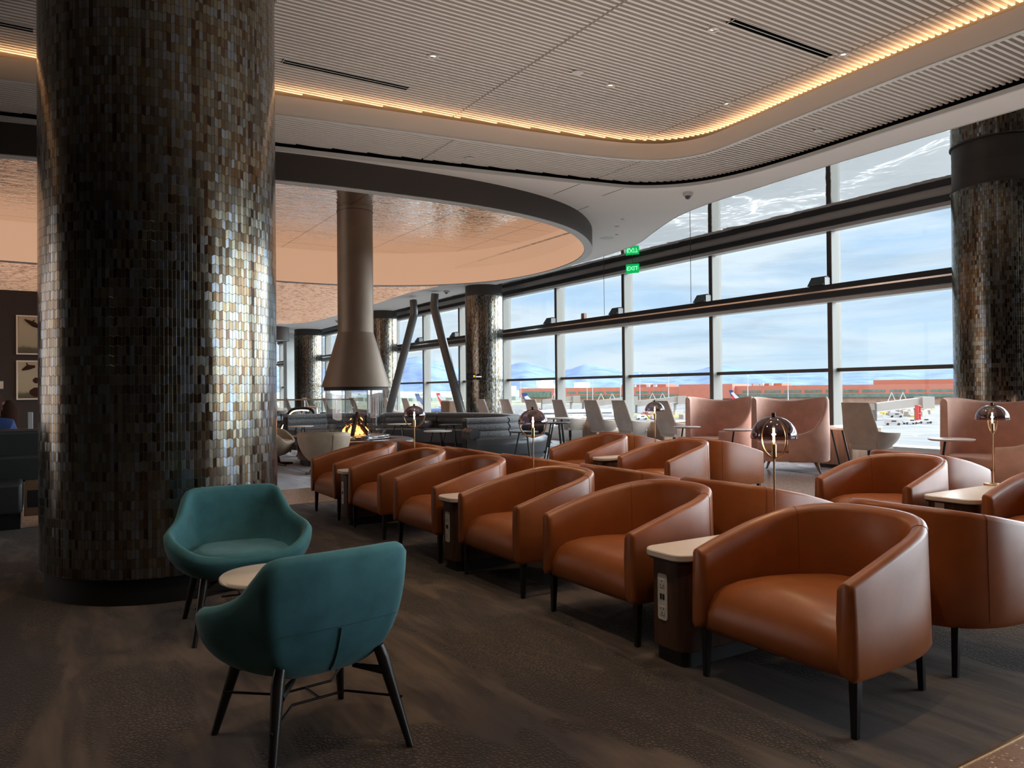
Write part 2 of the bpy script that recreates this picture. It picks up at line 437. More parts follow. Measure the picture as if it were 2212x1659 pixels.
def offs(P, d, closed=False):
    """polyline moved sideways by d (to the left of its direction)"""
    P = [Vector((p[0], p[1])) for p in P]; N = len(P); out = []
    for i in range(N):
        a = P[i-1] if (closed or i > 0) else P[i]; b = P[(i+1) % N] if (closed or i < N-1) else P[i]
        tt = (b-a).normalized(); out.append((P[i].x-tt.y*d, P[i].y+tt.x*d))
    return out
def lerp_tab(tab, x):
    if x <= tab[0][0]: return tab[0][1]
    for (a, b), (c, d) in zip(tab, tab[1:]):
        if x <= c: return b+(d-b)*(x-a)/(c-a) if c > a else d
    return tab[-1][1]
def filled(name, outer, holes, z0, z1, mat, parent=None):
    cu = bpy.data.curves.new('tmp', 'CURVE'); cu.dimensions = '2D'; cu.fill_mode = 'BOTH'; cu.extrude = (z1-z0)/2
    for poly in [outer]+holes:
        sp = cu.splines.new('POLY'); sp.points.add(len(poly)-1); sp.use_cyclic_u = True
        for i, p in enumerate(poly): sp.points[i].co = (p[0], p[1], 0, 1)
    tmp = bpy.data.objects.new('tmp', cu); COL.objects.link(tmp)
    dg = bpy.context.evaluated_depsgraph_get()
    me = bpy.data.meshes.new_from_object(tmp.evaluated_get(dg)); bpy.data.objects.remove(tmp); bpy.data.curves.remove(cu)
    me.name = name; me.materials.clear(); me.materials.append(MATS[mat])
    for v in me.vertices: v.co.z += (z0+z1)/2
    o = bpy.data.objects.new(name, me); link(o, parent)
    return o
# ================================================================== ROOM SHELL
X0, X1, Y0, Y1 = -8.0, 11.5, -7.0, 46.0
fl = MB().box(X0, 6.60, 1.36, 8.5, -.2, 0).build('floor', 'carpet_brown', smooth=False); struct(fl)
fl = MB().box(6.60, 7.55, 1.36, 8.5, -.2, 0).build('floor_lit_strip', 'carpet_window_lit', smooth=False); struct(fl)  # strip coloured lighter to stand in for window light on the carpet
fl = MB().box(X0, 9.45, 8.5, 9.86, -.2, 0).box(7.55, 9.45, 1.36, 8.5, -.2, 0).box(X0, 9.45, Y0, 1.36, -.2, 0).build('floor_terrazzo', 'terrazzo', smooth=False); struct(fl)
fl = MB().box(X0, 9.45, 9.86, Y1, -.2, 0).box(9.45, X1+.3, Y0, Y1, -.2, 0).build('floor_far', 'carpet_lavender', smooth=False); struct(fl)
tr = MB().box(X0, 7.55, 1.355, 1.365, 0, .003).box(X0, 7.55, 8.495, 8.505, 0, .003).box(7.545, 7.555, 1.36, 8.5, 0, .003).build('trim_1', 'brass', smooth=False); struct(tr)
roof = MB().box(X0-.3, X1+.4, Y0-.3, Y1+.3, 4.75, 5.0).build('ceiling', 'gap_black', smooth=False); struct(roof)
wb = MB().box(X0-.3, X1+.4, Y0-.3, Y0, -.2, 4.8).build('wall_back', 'wall_room', smooth=False); struct(wb)
wf = MB().box(X0-.3, X1+.4, Y1, Y1+.3, -.2, 4.8).build('wall_far', 'wall_grey', smooth=False); struct(wf)
# side wall with its own run of windows
wl = MB().box(X0-.3, X0, Y0, 9.5, -.2, 4.8).box(X0-.3, X0, 20.5, Y1, -.2, 4.8).box(X0-.3, X0, 9.5, 20.5, -.2, .3).box(X0-.3, X0, 9.5, 20.5, 3.9, 4.8)
wl = wl.build('wall_left', 'wall_room', smooth=False); struct(wl)
mb = MB()
for k in range(5): mb.box(X0-.2, X0-.05, 9.5+k*2.7, 9.58+k*2.7, .3, 3.9)
w1 = mb.build('window_1', 'mullion', smooth=False); struct(w1)
struct(MB().box(X0-.14, X0-.13, 9.5, 20.5, .3, 3.9).build('window_pane', 'window_glass', w1, smooth=False))

# window wall: a bay every 2.67 m
MY = [8.03+2.67*k for k in range(-5, 14)]
mul_z = 4.75
idx = 2
for k, y in enumerate(MY):
    wn = MB().box(11.30, 11.48, y-.045, y+.045, 0, mul_z).box(11.48, 11.56, y-.03, y+.03, 0, mul_z).build('window_%d' % idx, 'mullion', smooth=False); struct(wn)
    struct(MB().box(11.285, 11.30, y-.045, y+.045, 0, mul_z).build('window_frame', 'mullion_dark', wn, smooth=False))
    if k < len(MY)-1:
        y2 = MY[k+1]
        struct(MB().box(11.40, 11.52, y+.045, y2-.045, 1.515, 1.575).box(11.40, 11.52, y+.045, y2-.045, .02, .10).build('window_bar', 'mullion_dark', wn, smooth=False))
        struct(MB().box(11.49, 11.50, y+.03, y2-.03, .08, 4.7).build('window_pane', 'window_glass', wn, smooth=False))
    idx += 1
ya, yb = MY[0], MY[-1]
def cased(name, zt):
    o = MB().box(11.16, 11.36, ya, yb, zt-.12, zt).build(name, 'blind_case', smooth=False); struct(o)
    return o
b1 = MB().box(11.14, 11.38, ya, yb, 2.875, 2.965).box(11.12, 11.38, ya, yb, 2.745, 2.845).build('trim_2', 'blind_case', smooth=False); struct(b1)
struct(MB().box(11.2, 11.40, ya, yb, 2.68, 2.745).build('trim_rail', 'sill', b1, smooth=False))
struct(MB().box(11.13, 11.15, ya, yb, 2.845, 2.875).build('trim_track', 'chrome', b1, smooth=False))
b2 = MB().box(11.15, 11.38, ya, yb, 3.94, 4.03).build('trim_3', 'blind_case', smooth=False); struct(b2)
struct(MB().box(11.2, 11.40, ya, yb, 3.88, 3.94).box(11.17, 11.38, ya, yb, 4.03, 4.10).build('trim_rail', 'sill', b2, smooth=False))
# blind motor boxes and hanging cables on the middle rail
PL = ['beside the tiled column on the far side of the V braces', '', '', '', '', '', '', '']
mboxes = [(8.03, 'black motor box on the window rail nearest the column by the pink chairs'),
          (10.70, 'black motor box on the window rail under the cable by the widest pane'),
          (13.37, 'black motor box on the window rail below the green exit sign'),
          (16.04, 'black motor box on the window rail between exit sign and tiled column'),
          (21.38, 'black motor box on the window rail beside the right V brace'),
          (24.05, 'black motor box on the window rail behind the left V brace')]
bm0 = None
for y, lab in mboxes:
    if bm0 is None:
        bm0 = empty('blind_motor', lab, 'blind motor', (11.25, y+.12, 2.965), 0, 'motor boxes on the window rail')
        p = [(-.17, 0), (.1, 0), (.1, .16), (-.05, .16)]
        mb = MB(); v = [(x, -.13, z) for x, z in p]+[(x, .17, z) for x, z in p]
        mb.add(v, [(0, 1, 2, 3), (7, 6, 5, 4), (0, 4, 5, 1), (1, 5, 6, 2), (2, 6, 7, 3), (3, 7, 4, 0)]).build('housing', 'blind_case', bm0, bevel=.006)
        MB().box(-.12, .06, -.145, -.13, 0, .13).build('bracket', 'steel_brace', bm0, smooth=False)
    else: dup(bm0, (11.25, y+.12, 2.965), 0, lab)
for y, lab in ((11.0, 'thin steel cable hanging beside the window left of the widest pane'), (13.75, 'thin steel cable hanging in front of the mullion by the exit sign')):
    o = MB().tube([(11.05, y, 2.97), (11.05, y, 4.1)], .006, 6).build('hanging_cable', 'steel_brace'); tag(o, lab, 'cable', 'cables on the window wall')
o = MB().box(-.04, .04, -.06, .06, 0, .14).build('sensor_box', 'walnut_light', smooth=False, loc=(11.22, 14.75, 2.966)); tag(o, 'small brown box standing on the window rail between two mullions', 'box')

# ------------------------------------------------------------------ ceilings
cove = crom([(-8, 9.0), (-4, 8.75), (-.31, 8.33), (2.08, 7.96), (3.34, 7.78), (4.97, 7.56), (5.8, 7.42), (6.35, 7.27), (6.72, 7.05), (6.93, 6.68), (6.95, 6.2), (6.88, 5.32), (6.81, 4.19), (6.80, 3.2), (6.80, 0), (6.8, -6.9)], 10)
cove = [(p.x, p.y) for p in [Vector((q[0], q[1], 0)) for q in cove]]
blk = crom([(-8, 10.2), (-4, 9.75), (-.35, 9.33), (2.32, 8.91), (4.02, 8.66), (5.0, 8.50), (6.4, 8.27), (7.1, 8.10), (7.6, 7.72), (7.88, 7.15), (7.98, 6.3), (7.95, 4.88), (7.92, 3.6), (7.9, 1), (7.9, -6.9)], 10)
blk = [(p[0], p[1]) for p in blk]
wh = crom([(8.5, -6.9), (8.5, 1), (8.52, 4.2), (8.54, 5.9), (8.62, 7.3), (8.70, 8.3), (8.92, 9.2), (9.40, 10.25), (9.86, 11.2), (10.08, 12.1), (10.22, 13.4), (10.28, 15), (10.36, 18), (10.45, 23), (10.55, 28), (10.75, 34), (10.9, 46)], 8)
wh = [(p[0], p[1]) for p in wh]
drum_o = crom([(-.36, 9.43), (2.36, 9.0), (3.6, 8.90), (4.9, 8.90), (6.0, 9.08), (6.95, 9.45), (7.75, 10.05), (8.45, 10.85), (8.92, 11.8), (9.14, 12.9), (9.12, 14.0), (8.85, 15.0), (8.25, 15.9), (7.3, 16.68), (6.0, 17.2), (4.4, 17.3), (1.6, 17.15), (-1.2, 17.0), (-3.6, 16.2), (-5.0, 14.6), (-5.2, 12.6), (-4.2, 10.8), (-2.4, 9.85)], 6, True)
drum_o = [(p[0], p[1]) for p in drum_o]
drum_i = offs(drum_o, .13, True)
# white plasterboard field with the drum cut out; inner edge follows the slatted area
outer = blk+wh+[(10.9, 45.9), (-8, 45.9)]
cw = filled('ceiling_white', outer, [drum_o], 4.08, 4.20, 'ceiling_white'); struct(cw)
# thin pale edge profile along the slatted field
def ribbon(name, path, z0, z1, d, mat, parent=None, closed=False):
    a = [(p[0], p[1]) for p in path]; b = offs(a, d, closed)
    mb = MB(); rows = []
    for p, q in zip(a, b): rows.append([(p[0], p[1], z0), (p[0], p[1], z1), (q[0], q[1], z1), (q[0], q[1], z0)])
    mb.grid(rows, closed_u=closed, closed_v=True, capv=not closed)
    return mb.build(name, mat, parent, ang=50)
struct(ribbon('ceiling_edge', blk, 4.062, 4.105, -.03, 'rim_pale'))
struct(ribbon('ceiling_edge', wh[::-1], 4.075, 4.21, -.015, 'rim_pale'))
struct(MB().box(8.2, 11.48, Y0, Y1, 4.10, 4.13).build('ceiling_mirror', 'mirror_ceiling', smooth=False))
# backing above the slats
struct(MB().box(X0, 8.2, Y0, 10.6, 4.50, 4.52).build('ceiling_backing', 'slat_back', smooth=False))
lowp = blk+[(x, y) for x, y in reversed(offs(cove, .06))]
struct(filled('ceiling_backing', lowp, [], 4.235, 4.25, 'slat_back'))
def cuts(poly, y):
    xs = []
    n = len(poly)
    for i in range(n):
        (ax, ay), (bx, by) = poly[i], poly[(i+1) % n]
        if (ay > y) != (by > y): xs.append(ax+(y-ay)*(bx-ax)/(by-ay))
    xs.sort(); return [(xs[i], xs[i+1]) for i in range(0, len(xs)-1, 2)]
JX = [4.06+2.44*k for k in range(-5, 3)]
def slats(name, poly, ya_, yb_, zb, h, pitch=.061, w=.026):
    bins = {}
    y = ya_
    while y < yb_:
        for a, b in cuts(poly, y):
            edges = [a]+[j for j in JX if a < j < b]+[b]
            for e0, e1 in zip(edges, edges[1:]):
                p = e0+(.012 if e0 in JX else 0); q = e1-(.012 if e1 in JX else 0)
                if q-p < .02: continue
                key = sum(1 for j in JX if j < (p+q)/2)
                bins.setdefault(key, MB()).box(p, q, y-w/2, y+w/2, zb, zb+h)
        y += pitch
    for key, mb in sorted(bins.items()): struct(mb.build(name, 'slat', smooth=False))
upoly = [(x, y) for x, y in offs(cove, .10)]+[(-8, -6.9)]
slats('ceiling_slats', upoly, -4.0, 9.2, 4.42, .05)
slats('ceiling_slats', blk+list(reversed(offs(cove, .045))), -4.0, 10.2, 4.15, .05)
# black reveal between slats and plasterboard
struct(ribbon('ceiling_reveal', blk, 4.105, 4.236, -.018, 'gap_black'))
# cove upstand with the light strip behind it
fa = ribbon('trim_4', cove, 4.145, 4.345, .035, 'fascia'); struct(fa)
struct(ribbon('trim_lip', cove, 4.139, 4.150, .06, 'rim_pale', fa))
inner = offs(cove, .10); outer_ = offs(cove, .16)
mb = MB(); mb.grid([[(a[0], a[1], 4.305), (b[0], b[1], 4.34)] for a, b in zip(inner, outer_)])
led = mb.build('trim_light', 'led', fa); struct(led)
# ------------------------------------------------------------------ drum over the fireplace
d = ribbon('ceiling_drum', drum_o, 3.75, 4.085, .02, 'drum_brown', None, True); struct(d)
struct(ribbon('ceiling_drum_rim', drum_o, 3.738, 3.75, .14, 'rim_pale', d, True))
di2 = offs(drum_o, .14, True)
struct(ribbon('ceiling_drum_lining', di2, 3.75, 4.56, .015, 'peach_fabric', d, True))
struct(ribbon('ceiling_drum_seam', drum_o, 3.745, 3.752, .145, 'drum_brown', d, True))
struct(filled('ceiling_drum_panel', offs(drum_o, .16, True), [], 4.50, 4.53, 'hammered_metal', d))
st = offs(drum_o, .20, True); st2 = offs(drum_o, .26, True)
mb = MB(); mb.grid([[(a[0], a[1], 4.49), (b[0], b[1], 4.494)] for a, b in zip(st, st2)], closed_u=True)
# peach textured field past the drum
pp = crom([(8.84, 17.6), (8.95, 20.2), (9.12, 22.8), (9.25, 26), (9.2, 29.5), (8.7, 31.2), (7.6, 31.8), (5, 32), (0, 31.9), (-6, 31.5), (-7.4, 30), (-7.5, 24), (-7.4, 19), (-6, 17.9), (-3, 17.5), (2, 17.6), (6, 17.5)], 6, True)
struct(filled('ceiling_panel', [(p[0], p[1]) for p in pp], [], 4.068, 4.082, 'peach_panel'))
struct(MB().box(7.19, 7.196, 9.3, 9.7, 4.077, 4.08).box(6.3, 6.306, 8.3, 8.98, 4.077, 4.08).box(6.97, 6.976, 8.15, 8.7, 4.077, 4.08).build('ceiling_joint', 'gap_black', smooth=False))

# ceiling fittings
def downlight(x, y, z, lab, first=[None]):
    if first[0] is None:
        o = empty('downlight', lab, 'downlight', (x, y, z), 0, 'recessed downlights in the slatted ceiling'); first[0] = o
        MB().lathe([(.030, .0), (.046, -.004), (.052, 0), (.052, .05), (.03, .05)], 24).build('bezel', 'rim_pale', o)
        MB().lathe([(.0, .02), (.031, .012)], 24).build('lens', 'downlight_glow', o)
        MB().box(-.085, .085, -.085, .085, .022, .028).build('plate', 'slat_back', o, smooth=False)
    else: o = dup(first[0], (x, y, z), 0, lab)
    l = bpy.data.lights.new('downlight_beam', 'SPOT'); l.energy = 60; l.color = (1, .80, .58); l.spot_size = radians(95); l.spot_blend = .8; l.shadow_soft_size = .04
    lo = bpy.data.objects.new('downlight_beam', l); link(lo); lo.location = (x, y, z-.02)
for x, y, lab in ((3.16, 6.46, 'round downlight in the slats between left air diffuser and ceiling joint'), (5.05, 6.14, 'round downlight just right of a flat ceiling speaker, nearest the cove corner'),
                  (5.05, 4.72, 'round downlight beside the start of the right air diffuser'), (6.5, 4.44, 'round downlight at the end of the right air diffuser'), (6.5, 5.88, 'round downlight closest to the bend of the lit cove')):
    downlight(x, y, 4.41, lab)
for x, y in ((3.16, 3.2), (5.05, 3.2), (3.16, 1.6), (1.2, 3.2), (1.2, 1.4), (-1.2, 3.4), (6.5, 2.9)):
    l = bpy.data.lights.new('downlight_beam', 'SPOT'); l.energy = 60; l.color = (1, .80, .58); l.spot_size = radians(95); l.spot_blend = .8; l.shadow_soft_size = .04
    lo = bpy.data.objects.new('downlight_beam', l); link(lo); lo.location = (x, y, 4.39)
def disc(name, x, y, z, lab, r=.05, mat='rim_pale', cat='ceiling sensor', group=None, h=.012):
    o = MB().lathe([(0, -h), (r*.8, -h), (r, -h*.4), (r, .0), (0, 0)], 24).build(name, mat, loc=(x, y, z)); tag(o, lab, cat, group); return o
disc('ceiling_speaker', 4.56, 6.06, 4.415, 'flat round disc in the slats between two ceiling joints', .06)
disc('ceiling_sensor', 7.45, 5.42, 4.147, 'small round disc in the slatted border above the windows', .05)
disc('ceiling_sensor', 4.54, 8.28, 4.147, 'small round disc in the slatted border above the dark drum', .05)
disc('ceiling_speaker', 9.0, 11.1, 4.082, 'large flat white disc in the plain ceiling near the exit sign', .14)
disc('sprinkler', 8.22, 9.72, 4.082, 'tiny sprinkler cap in the plain ceiling nearest the slatted field', .035)
disc('sprinkler', 8.5, 10.2, 4.082, 'grey sprinkler cap in the plain ceiling, middle of three', .045)
disc('sprinkler', 8.95, 10.75, 4.082, 'tiny sprinkler cap beside the large flat ceiling disc', .03)
disc('sprinkler', 9.3, 20.6, 4.082, 'sprinkler cap in the plain ceiling near the V braces', .05)
disc('sprinkler', 9.5, 24.5, 4.082, 'flat disc in the plain ceiling past the V braces', .16)
def camdome(x, y, z, lab, first=[None]):
    if first[0]: return dup(first[0], (x, y, z), 0, lab)
    o = empty('security_camera', lab, 'camera', (x, y, z), 0, 'dome cameras under the plain ceiling'); first[0] = o
    MB().lathe([(0, 0), (.075, 0), (.075, -.03), (.06, -.05), (0, -.05)], 20).build('housing', 'rim_pale', o)
    MB().ball((0, 0, -.055), .045, 14).build('dome', 'smoke_glass', o)
    MB().tube([(.05, .02, -.01), (.1, .05, -.03), (.15, .08, -.01)], .012, 8).build('bracket', 'rim_pale', o)
camdome(7.95, 7.95, 4.083, 'white dome camera under the plain ceiling beside the slatted field')
camdome(9.73, 19.16, 4.083, 'white dome camera under the ceiling above the V braces')
camdome(9.9, 29, 4.083, 'white dome camera under the far ceiling behind the flue')
def diffuser(x0, x1, y, lab, first=[None]):
    o = empty('air_diffuser', lab, 'air diffuser', ((x0+x1)/2, y, 4.415), 0, 'linear air diffusers in the slats'); L = (x1-x0)/2
    MB().box(-L, L, -.052, -.046, -.004, .02).box(-L, L, -.004, .004, -.004, .02).box(-L, L, .046, .052, -.004, .02).box(-L, -L+.006, -.05, .05, -.004, .02).build('frame', 'rim_pale', o, smooth=False)
    MB().box(-L, L, -.046, -.004, 0, .015).box(-L, L, .004, .046, 0, .015).build('slot', 'gap_black', o, smooth=False)
diffuser(1.97, 3.27, 7.28, 'black linear air slot in the slats beside the tiled column')
diffuser(5.06, 6.42, 4.53, 'black linear air slot in the slats near the right hand cove')
diffuser(-1.2, -.05, 7.76, 'black linear air slot in the slats, mostly hidden by the near column')

# ------------------------------------------------------------------ tiled columns
def column(x, y, R, mat, lab, ztop=3.80, plinth=.12):
    zt_ = ztop
    o = empty('tiled_column', lab, 'column', (x, y, 0), 0, 'mosaic tiled columns')
    n = 128
    MB().lathe([(R, plinth), (R, ztop)], n).build('tiled_shaft', mat, o)
    MB().lathe([(0, 0), (R-.03, 0), (R-.03, plinth), (R, plinth)], n).build('plinth', 'kick', o)
    MB().lathe([(R, ztop), (R+.012, ztop), (R+.012, ztop+.02), (R-.01, ztop+.02), (R-.01, 4.75)], n).build('collar', 'column_collar', o)
    return o
column(.714, 5.655, .733, 'tiles_big', 'massive mosaic tiled column standing beside the teal chairs', 4.1, .16)
column(10.62, 5.02, .56, 'tiles_small', 'mosaic tiled column behind the pink wing chair, at the edge of the photo')
column(10.25, 17.95, .51, 'tiles_small', 'mosaic tiled column between the V braces and the work chairs')
column(10.3, 25.2, .48, 'tiles_small', 'mosaic tiled column partly hidden behind the fireplace flue')
column(10.3, 34.1, .62, 'tiles_small', 'farthest mosaic tiled column, left of the flue')

# ------------------------------------------------------------------ V braces
for (a, b, lab) in (((9.38, 22.95, 0.0), (9.5, 20.85, 3.56), 'slanting grey steel brace rising behind the fireplace hood'), ((9.38, 17.30, 0.0), (9.5, 19.48, 3.60), 'slanting grey steel brace beside the tiled column with black monitor')):
    o = empty('steel_brace', lab, 'steel brace', a, 0, 'pair of leaning steel braces')
    A = Vector((0, 0, 0)); B = Vector(b)-Vector(a); k = 1 if a[1] < b[1] else -1
    MB().tube([A, A+(B-A)*.4, B-(B-A).normalized()*.12, B], [.118, .122, .118, .112], 20).build('tube', 'steel_brace', o)
    MB().tube([B-(B-A).normalized()*.1, B+Vector((0, .01*k, .06)), B+Vector((0, -.06*k, .42))], [.112, .112, .108], 16).build('bent_head', 'steel_brace', o)
# uplit glow on brace heads
# ------------------------------------------------------------------ far end of the hall
dw = MB().box(-7.98, 2.6, 24.4, 24.6, 0, 4.07).build('wall_pictures', 'wall_brown', smooth=False); struct(dw)
struct(MB().box(2.6, 2.8, 24.4, 40, 0, 4.07).build('wall_side', 'wall_brown', smooth=False))
struct(MB().box(2.8, 9.95, 38.6, 38.8, 0, 4.07).build('wall_end', 'wall_grey', smooth=False))
struct(MB().box(9.95, 10.65, 36.4, 37.0, 0, 4.07).build('trim_5', 'pillar_white', smooth=False))
dr = MB().box(9.0, 9.75, 38.55, 38.6, 0, 2.2).build('door_1', 'wall_grey', smooth=False); struct(dr)
struct(MB().box(8.93, 9.0, 38.52, 38.6, 0, 2.27).box(9.75, 9.82, 38.52, 38.6, 0, 2.27).box(8.93, 9.82, 38.52, 38.6, 2.2, 2.27).build('door_frame', 'ceiling_white', dr, smooth=False))
o = MB().box(-.05, .05, -.02, 0, -.08, .08).build('wall_switch', 'white_plastic', smooth=False, loc=(9.9, 38.5, 1.3)); tag(o, 'small pale control plate on the far grey wall', 'switch')
# framed pictures
def pic(x, z, lab, kind):
    o = empty('framed_picture', lab, 'picture', (x, 24.36, z), 0, 'sepia pictures on the dark wall')
    MB().box(-.53, .53, -.03, .02, 0, .035).box(-.53, .53, -.03, .02, 1.025, 1.06).box(-.53, -.495, -.03, .02, .035, 1.025).box(.495, .53, -.03, .02, .035, 1.025).build('frame', 'frame_white', o, smooth=False)
    MB().box(-.495, .495, -.01, .01, .035, 1.025).build('print', 'picture_sky' if kind == 0 else 'picture_plain', o, smooth=False)
    m = MB()
    if kind == 0:
        m.tube([(-.34, -.014, .95), (-.24, -.014, .89), (-.12, -.014, .82), (.04, -.014, .72)], [.012, .045, .07, .02], 10)
        m.tube([(-.19, -.014, .86), (-.10, -.014, .95)], [.03, .008], 8)
    else:
        MB().tube([(-.4, -.014, .80), (-.25, -.014, .88), (-.1, -.014, .9)], [.02, .07, .03], 10).tube([(-.25, -.014, .86), (-.3, -.014, 1.0)], [.03, .01], 8).build('bird_silhouette', 'hair_brown', o)
        m.ball((-.08, 0, .52), .13, 14, (1, .1, 1)).ball((-.08, 0, .2), .26, 14, (1, .05, .8))
    m.build('silhouette', 'hair_brown', o)
    return o
pic(-.04, 2.34, 'upper sepia print with a dark flying whale shape', 0)
pic(-.04, 1.12, 'lower sepia print with a dark rounded figure and bird', 1)
o = MB().box(-.07, .07, -.02, .0, -.1, .1).build('wall_plate', 'paper', smooth=False, loc=(-.93, 24.39, 1.52)); tag(o, 'small white plate on the dark wall at the photo edge', 'sign')

# grey drum lamp hanging past the column
o = empty('pendant_lamp', 'grey drum shade hanging under the far ceiling left of the flue', 'lamp', (7.25, 28.5, 3.16))
MB().lathe([(.62, 0), (.62, .5)], 40).build('lamp_shade', 'column_collar', o)
MB().lathe([(0, .02), (.60, .02)], 40).build('diffuser', 'rim_pale', o)
MB().tube([(0, 0, .02), (0, 0, .62)], .015, 8).build('rod', 'black_metal', o)
# ================================================================== ARMCHAIRS
HALF = [(-.385, .395, .560), (-.30, .397, .585), (-.2, .395, .612), (-.08, .389, .643), (.04, .376, .668), (.15, .350, .690), (.245, .300, .706), (.315, .225, .716), (.352, .125, .721), (.365, 0, .722)]
def armchair():
    o = empty('leather_armchair', '', 'armchair')
    P = HALF+[(x, -y, z) for x, y, z in HALF[-2::-1]]
    C = crom(P, 5)
    path = [(c.x, c.y) for c in C]; tops = [c.z for c in C]
    rows = []; N = len(C); th = .078
    for k in range(N):
        a = Vector(path[max(k-1, 0)]); b = Vector(path[min(k+1, N-1)]); tt = (b-a).normalized(); n = Vector((tt.y, -tt.x))  # towards the outside?
        c0 = Vector(path[k]); inw = -n if (c0+n*.01).length > c0.length else n
        if abs(c0.x+.385) < 1e-6: inw = Vector((0, -1 if c0.y > 0 else 1))
        zt = tops[k]; r = .022
        row = []
        for (q, z) in ((.014, .212), (0, .235), (.004, .40), (.010, zt-r), (.016, zt-r*.35), (.030, zt), (.048, zt-.001), (.066, zt-r*.5), (th, zt-r*1.5), (th+.006, .42), (th, .25), (th-.01, .225)):
            p = c0+inw*q; row.append((p.x, p.y, z))
        rows.append(row)
    def cap(row, amt, dx):
        cx = sum(p[1] for p in row)/len(row); cz = sum(p[2] for p in row)/len(row)
        return [(p[0]+dx, cx+(p[1]-cx)*amt, cz+(p[2]-cz)*(1-(1-amt)*.12)) for p in row]
    rows = [cap(rows[0], .45, -.012), cap(rows[0], .85, -.009)]+rows+[cap(rows[-1], .85, -.009), cap(rows[-1], .45, -.012)]
    MB().grid(rows, closed_v=True, capv=True).build('backrest', 'leather', o, ang=60)
    # seat block with a rolled front, narrowing towards the rounded back
    prof = [(-.375, .212), (-.390, .235), (-.386, .29), (-.368, .345), (-.338, .385), (-.29, .405), (-.2, .415), (-.05, .413), (.1, .405), (.25, .398), (.30, .39), (.30, .215)]
    def half_w(x):
        w = .385
        for (x0, y0, _), (x1, y1, _) in zip(HALF, HALF[1:]):
            if x0 <= x <= x1: w = y0+(y1-y0)*(x-x0)/(x1-x0)
        return min(w-.055, .335)
    rows = []
    for (x, z) in prof:
        hw = half_w(x); top = z > .3
        row = []
        for q in [-1, -.985, -.93, -.8, -.5, -.2, 0, .2, .5, .8, .93, .985, 1]:
            dz = -.035*abs(q)**10 if top else 0
            row.append((x+(.012*abs(q)**8 if x < -.2 else 0), q*hw, z+dz+(.012*(1-q*q) if z > .39 else 0)))
        rows.append(row)
    MB().grid(rows, closed_u=True).build('seat', 'leather', o, ang=75)
    for sx, sy in ((-.34, .355), (-.34, -.355), (.27, .235), (.27, -.235)):
        mb = MB(); f = .036 if sx < 0 else .032; hx = -.006 if sx < 0 else .012
        v = []
        for (z, w, dx) in ((.235, f/2, 0), (.19, f/2*.95, hx*.3), (0, .0115, hx)):
            v += [(sx+dx+a*w, sy+b*w, z) for a, b in ((-1, -1), (1, -1), (1, 1), (-1, 1))]
        mb.add(v, [(0, 1, 5, 4), (1, 2, 6, 5), (2, 3, 7, 6), (3, 0, 4, 7), (4, 5, 9, 8), (5, 6, 10, 9), (6, 7, 11, 10), (7, 4, 8, 11), (0, 3, 2, 1), (8, 9, 10, 11)])
        mb.build('leg', 'black_metal', o, bevel=.003)
    # stitched seams
    sm = MB()
    for kk in (int(N*.30), N-1-int(N*.30)):
        row = rows and None
    for s_ in (1, -1):
        x, y = .2, .33*s_
        best = min(range(N), key=lambda q: abs(path[q][0]-.19)+abs(path[q][1]-.328*s_))
        a = Vector(path[max(best-1, 0)]); b = Vector(path[min(best+1, N-1)]); tt = (b-a).normalized(); n = Vector((tt.y, -tt.x)); c0 = Vector(path[best])
        inw = -n if (c0+n*.01).length > c0.length else n
        zt = tops[best]
        sm = MB(); sm.tube([tuple(c0+inw*q)+(z,) for q, z in ((.0, .24), (.003, .40), (.009, zt-.022), (.016, zt-.007), (.03, zt+.0005), (.05, zt), (.066, zt-.010), (.078, zt-.032), (.084, .42))], .0010, 5)
        sm.build('stitched_seam', 'seam', o)
        MB().tube([(-.392, s_*.327, .23), (-.392, s_*.330, .40), (-.385, s_*.331, .52)], .0013, 5).build('front_seam', 'seam', o)
    return o
G1 = 'leather armchairs of the first back-to-back block'; G2 = 'leather armchairs of the second back-to-back block'
A0 = armchair()
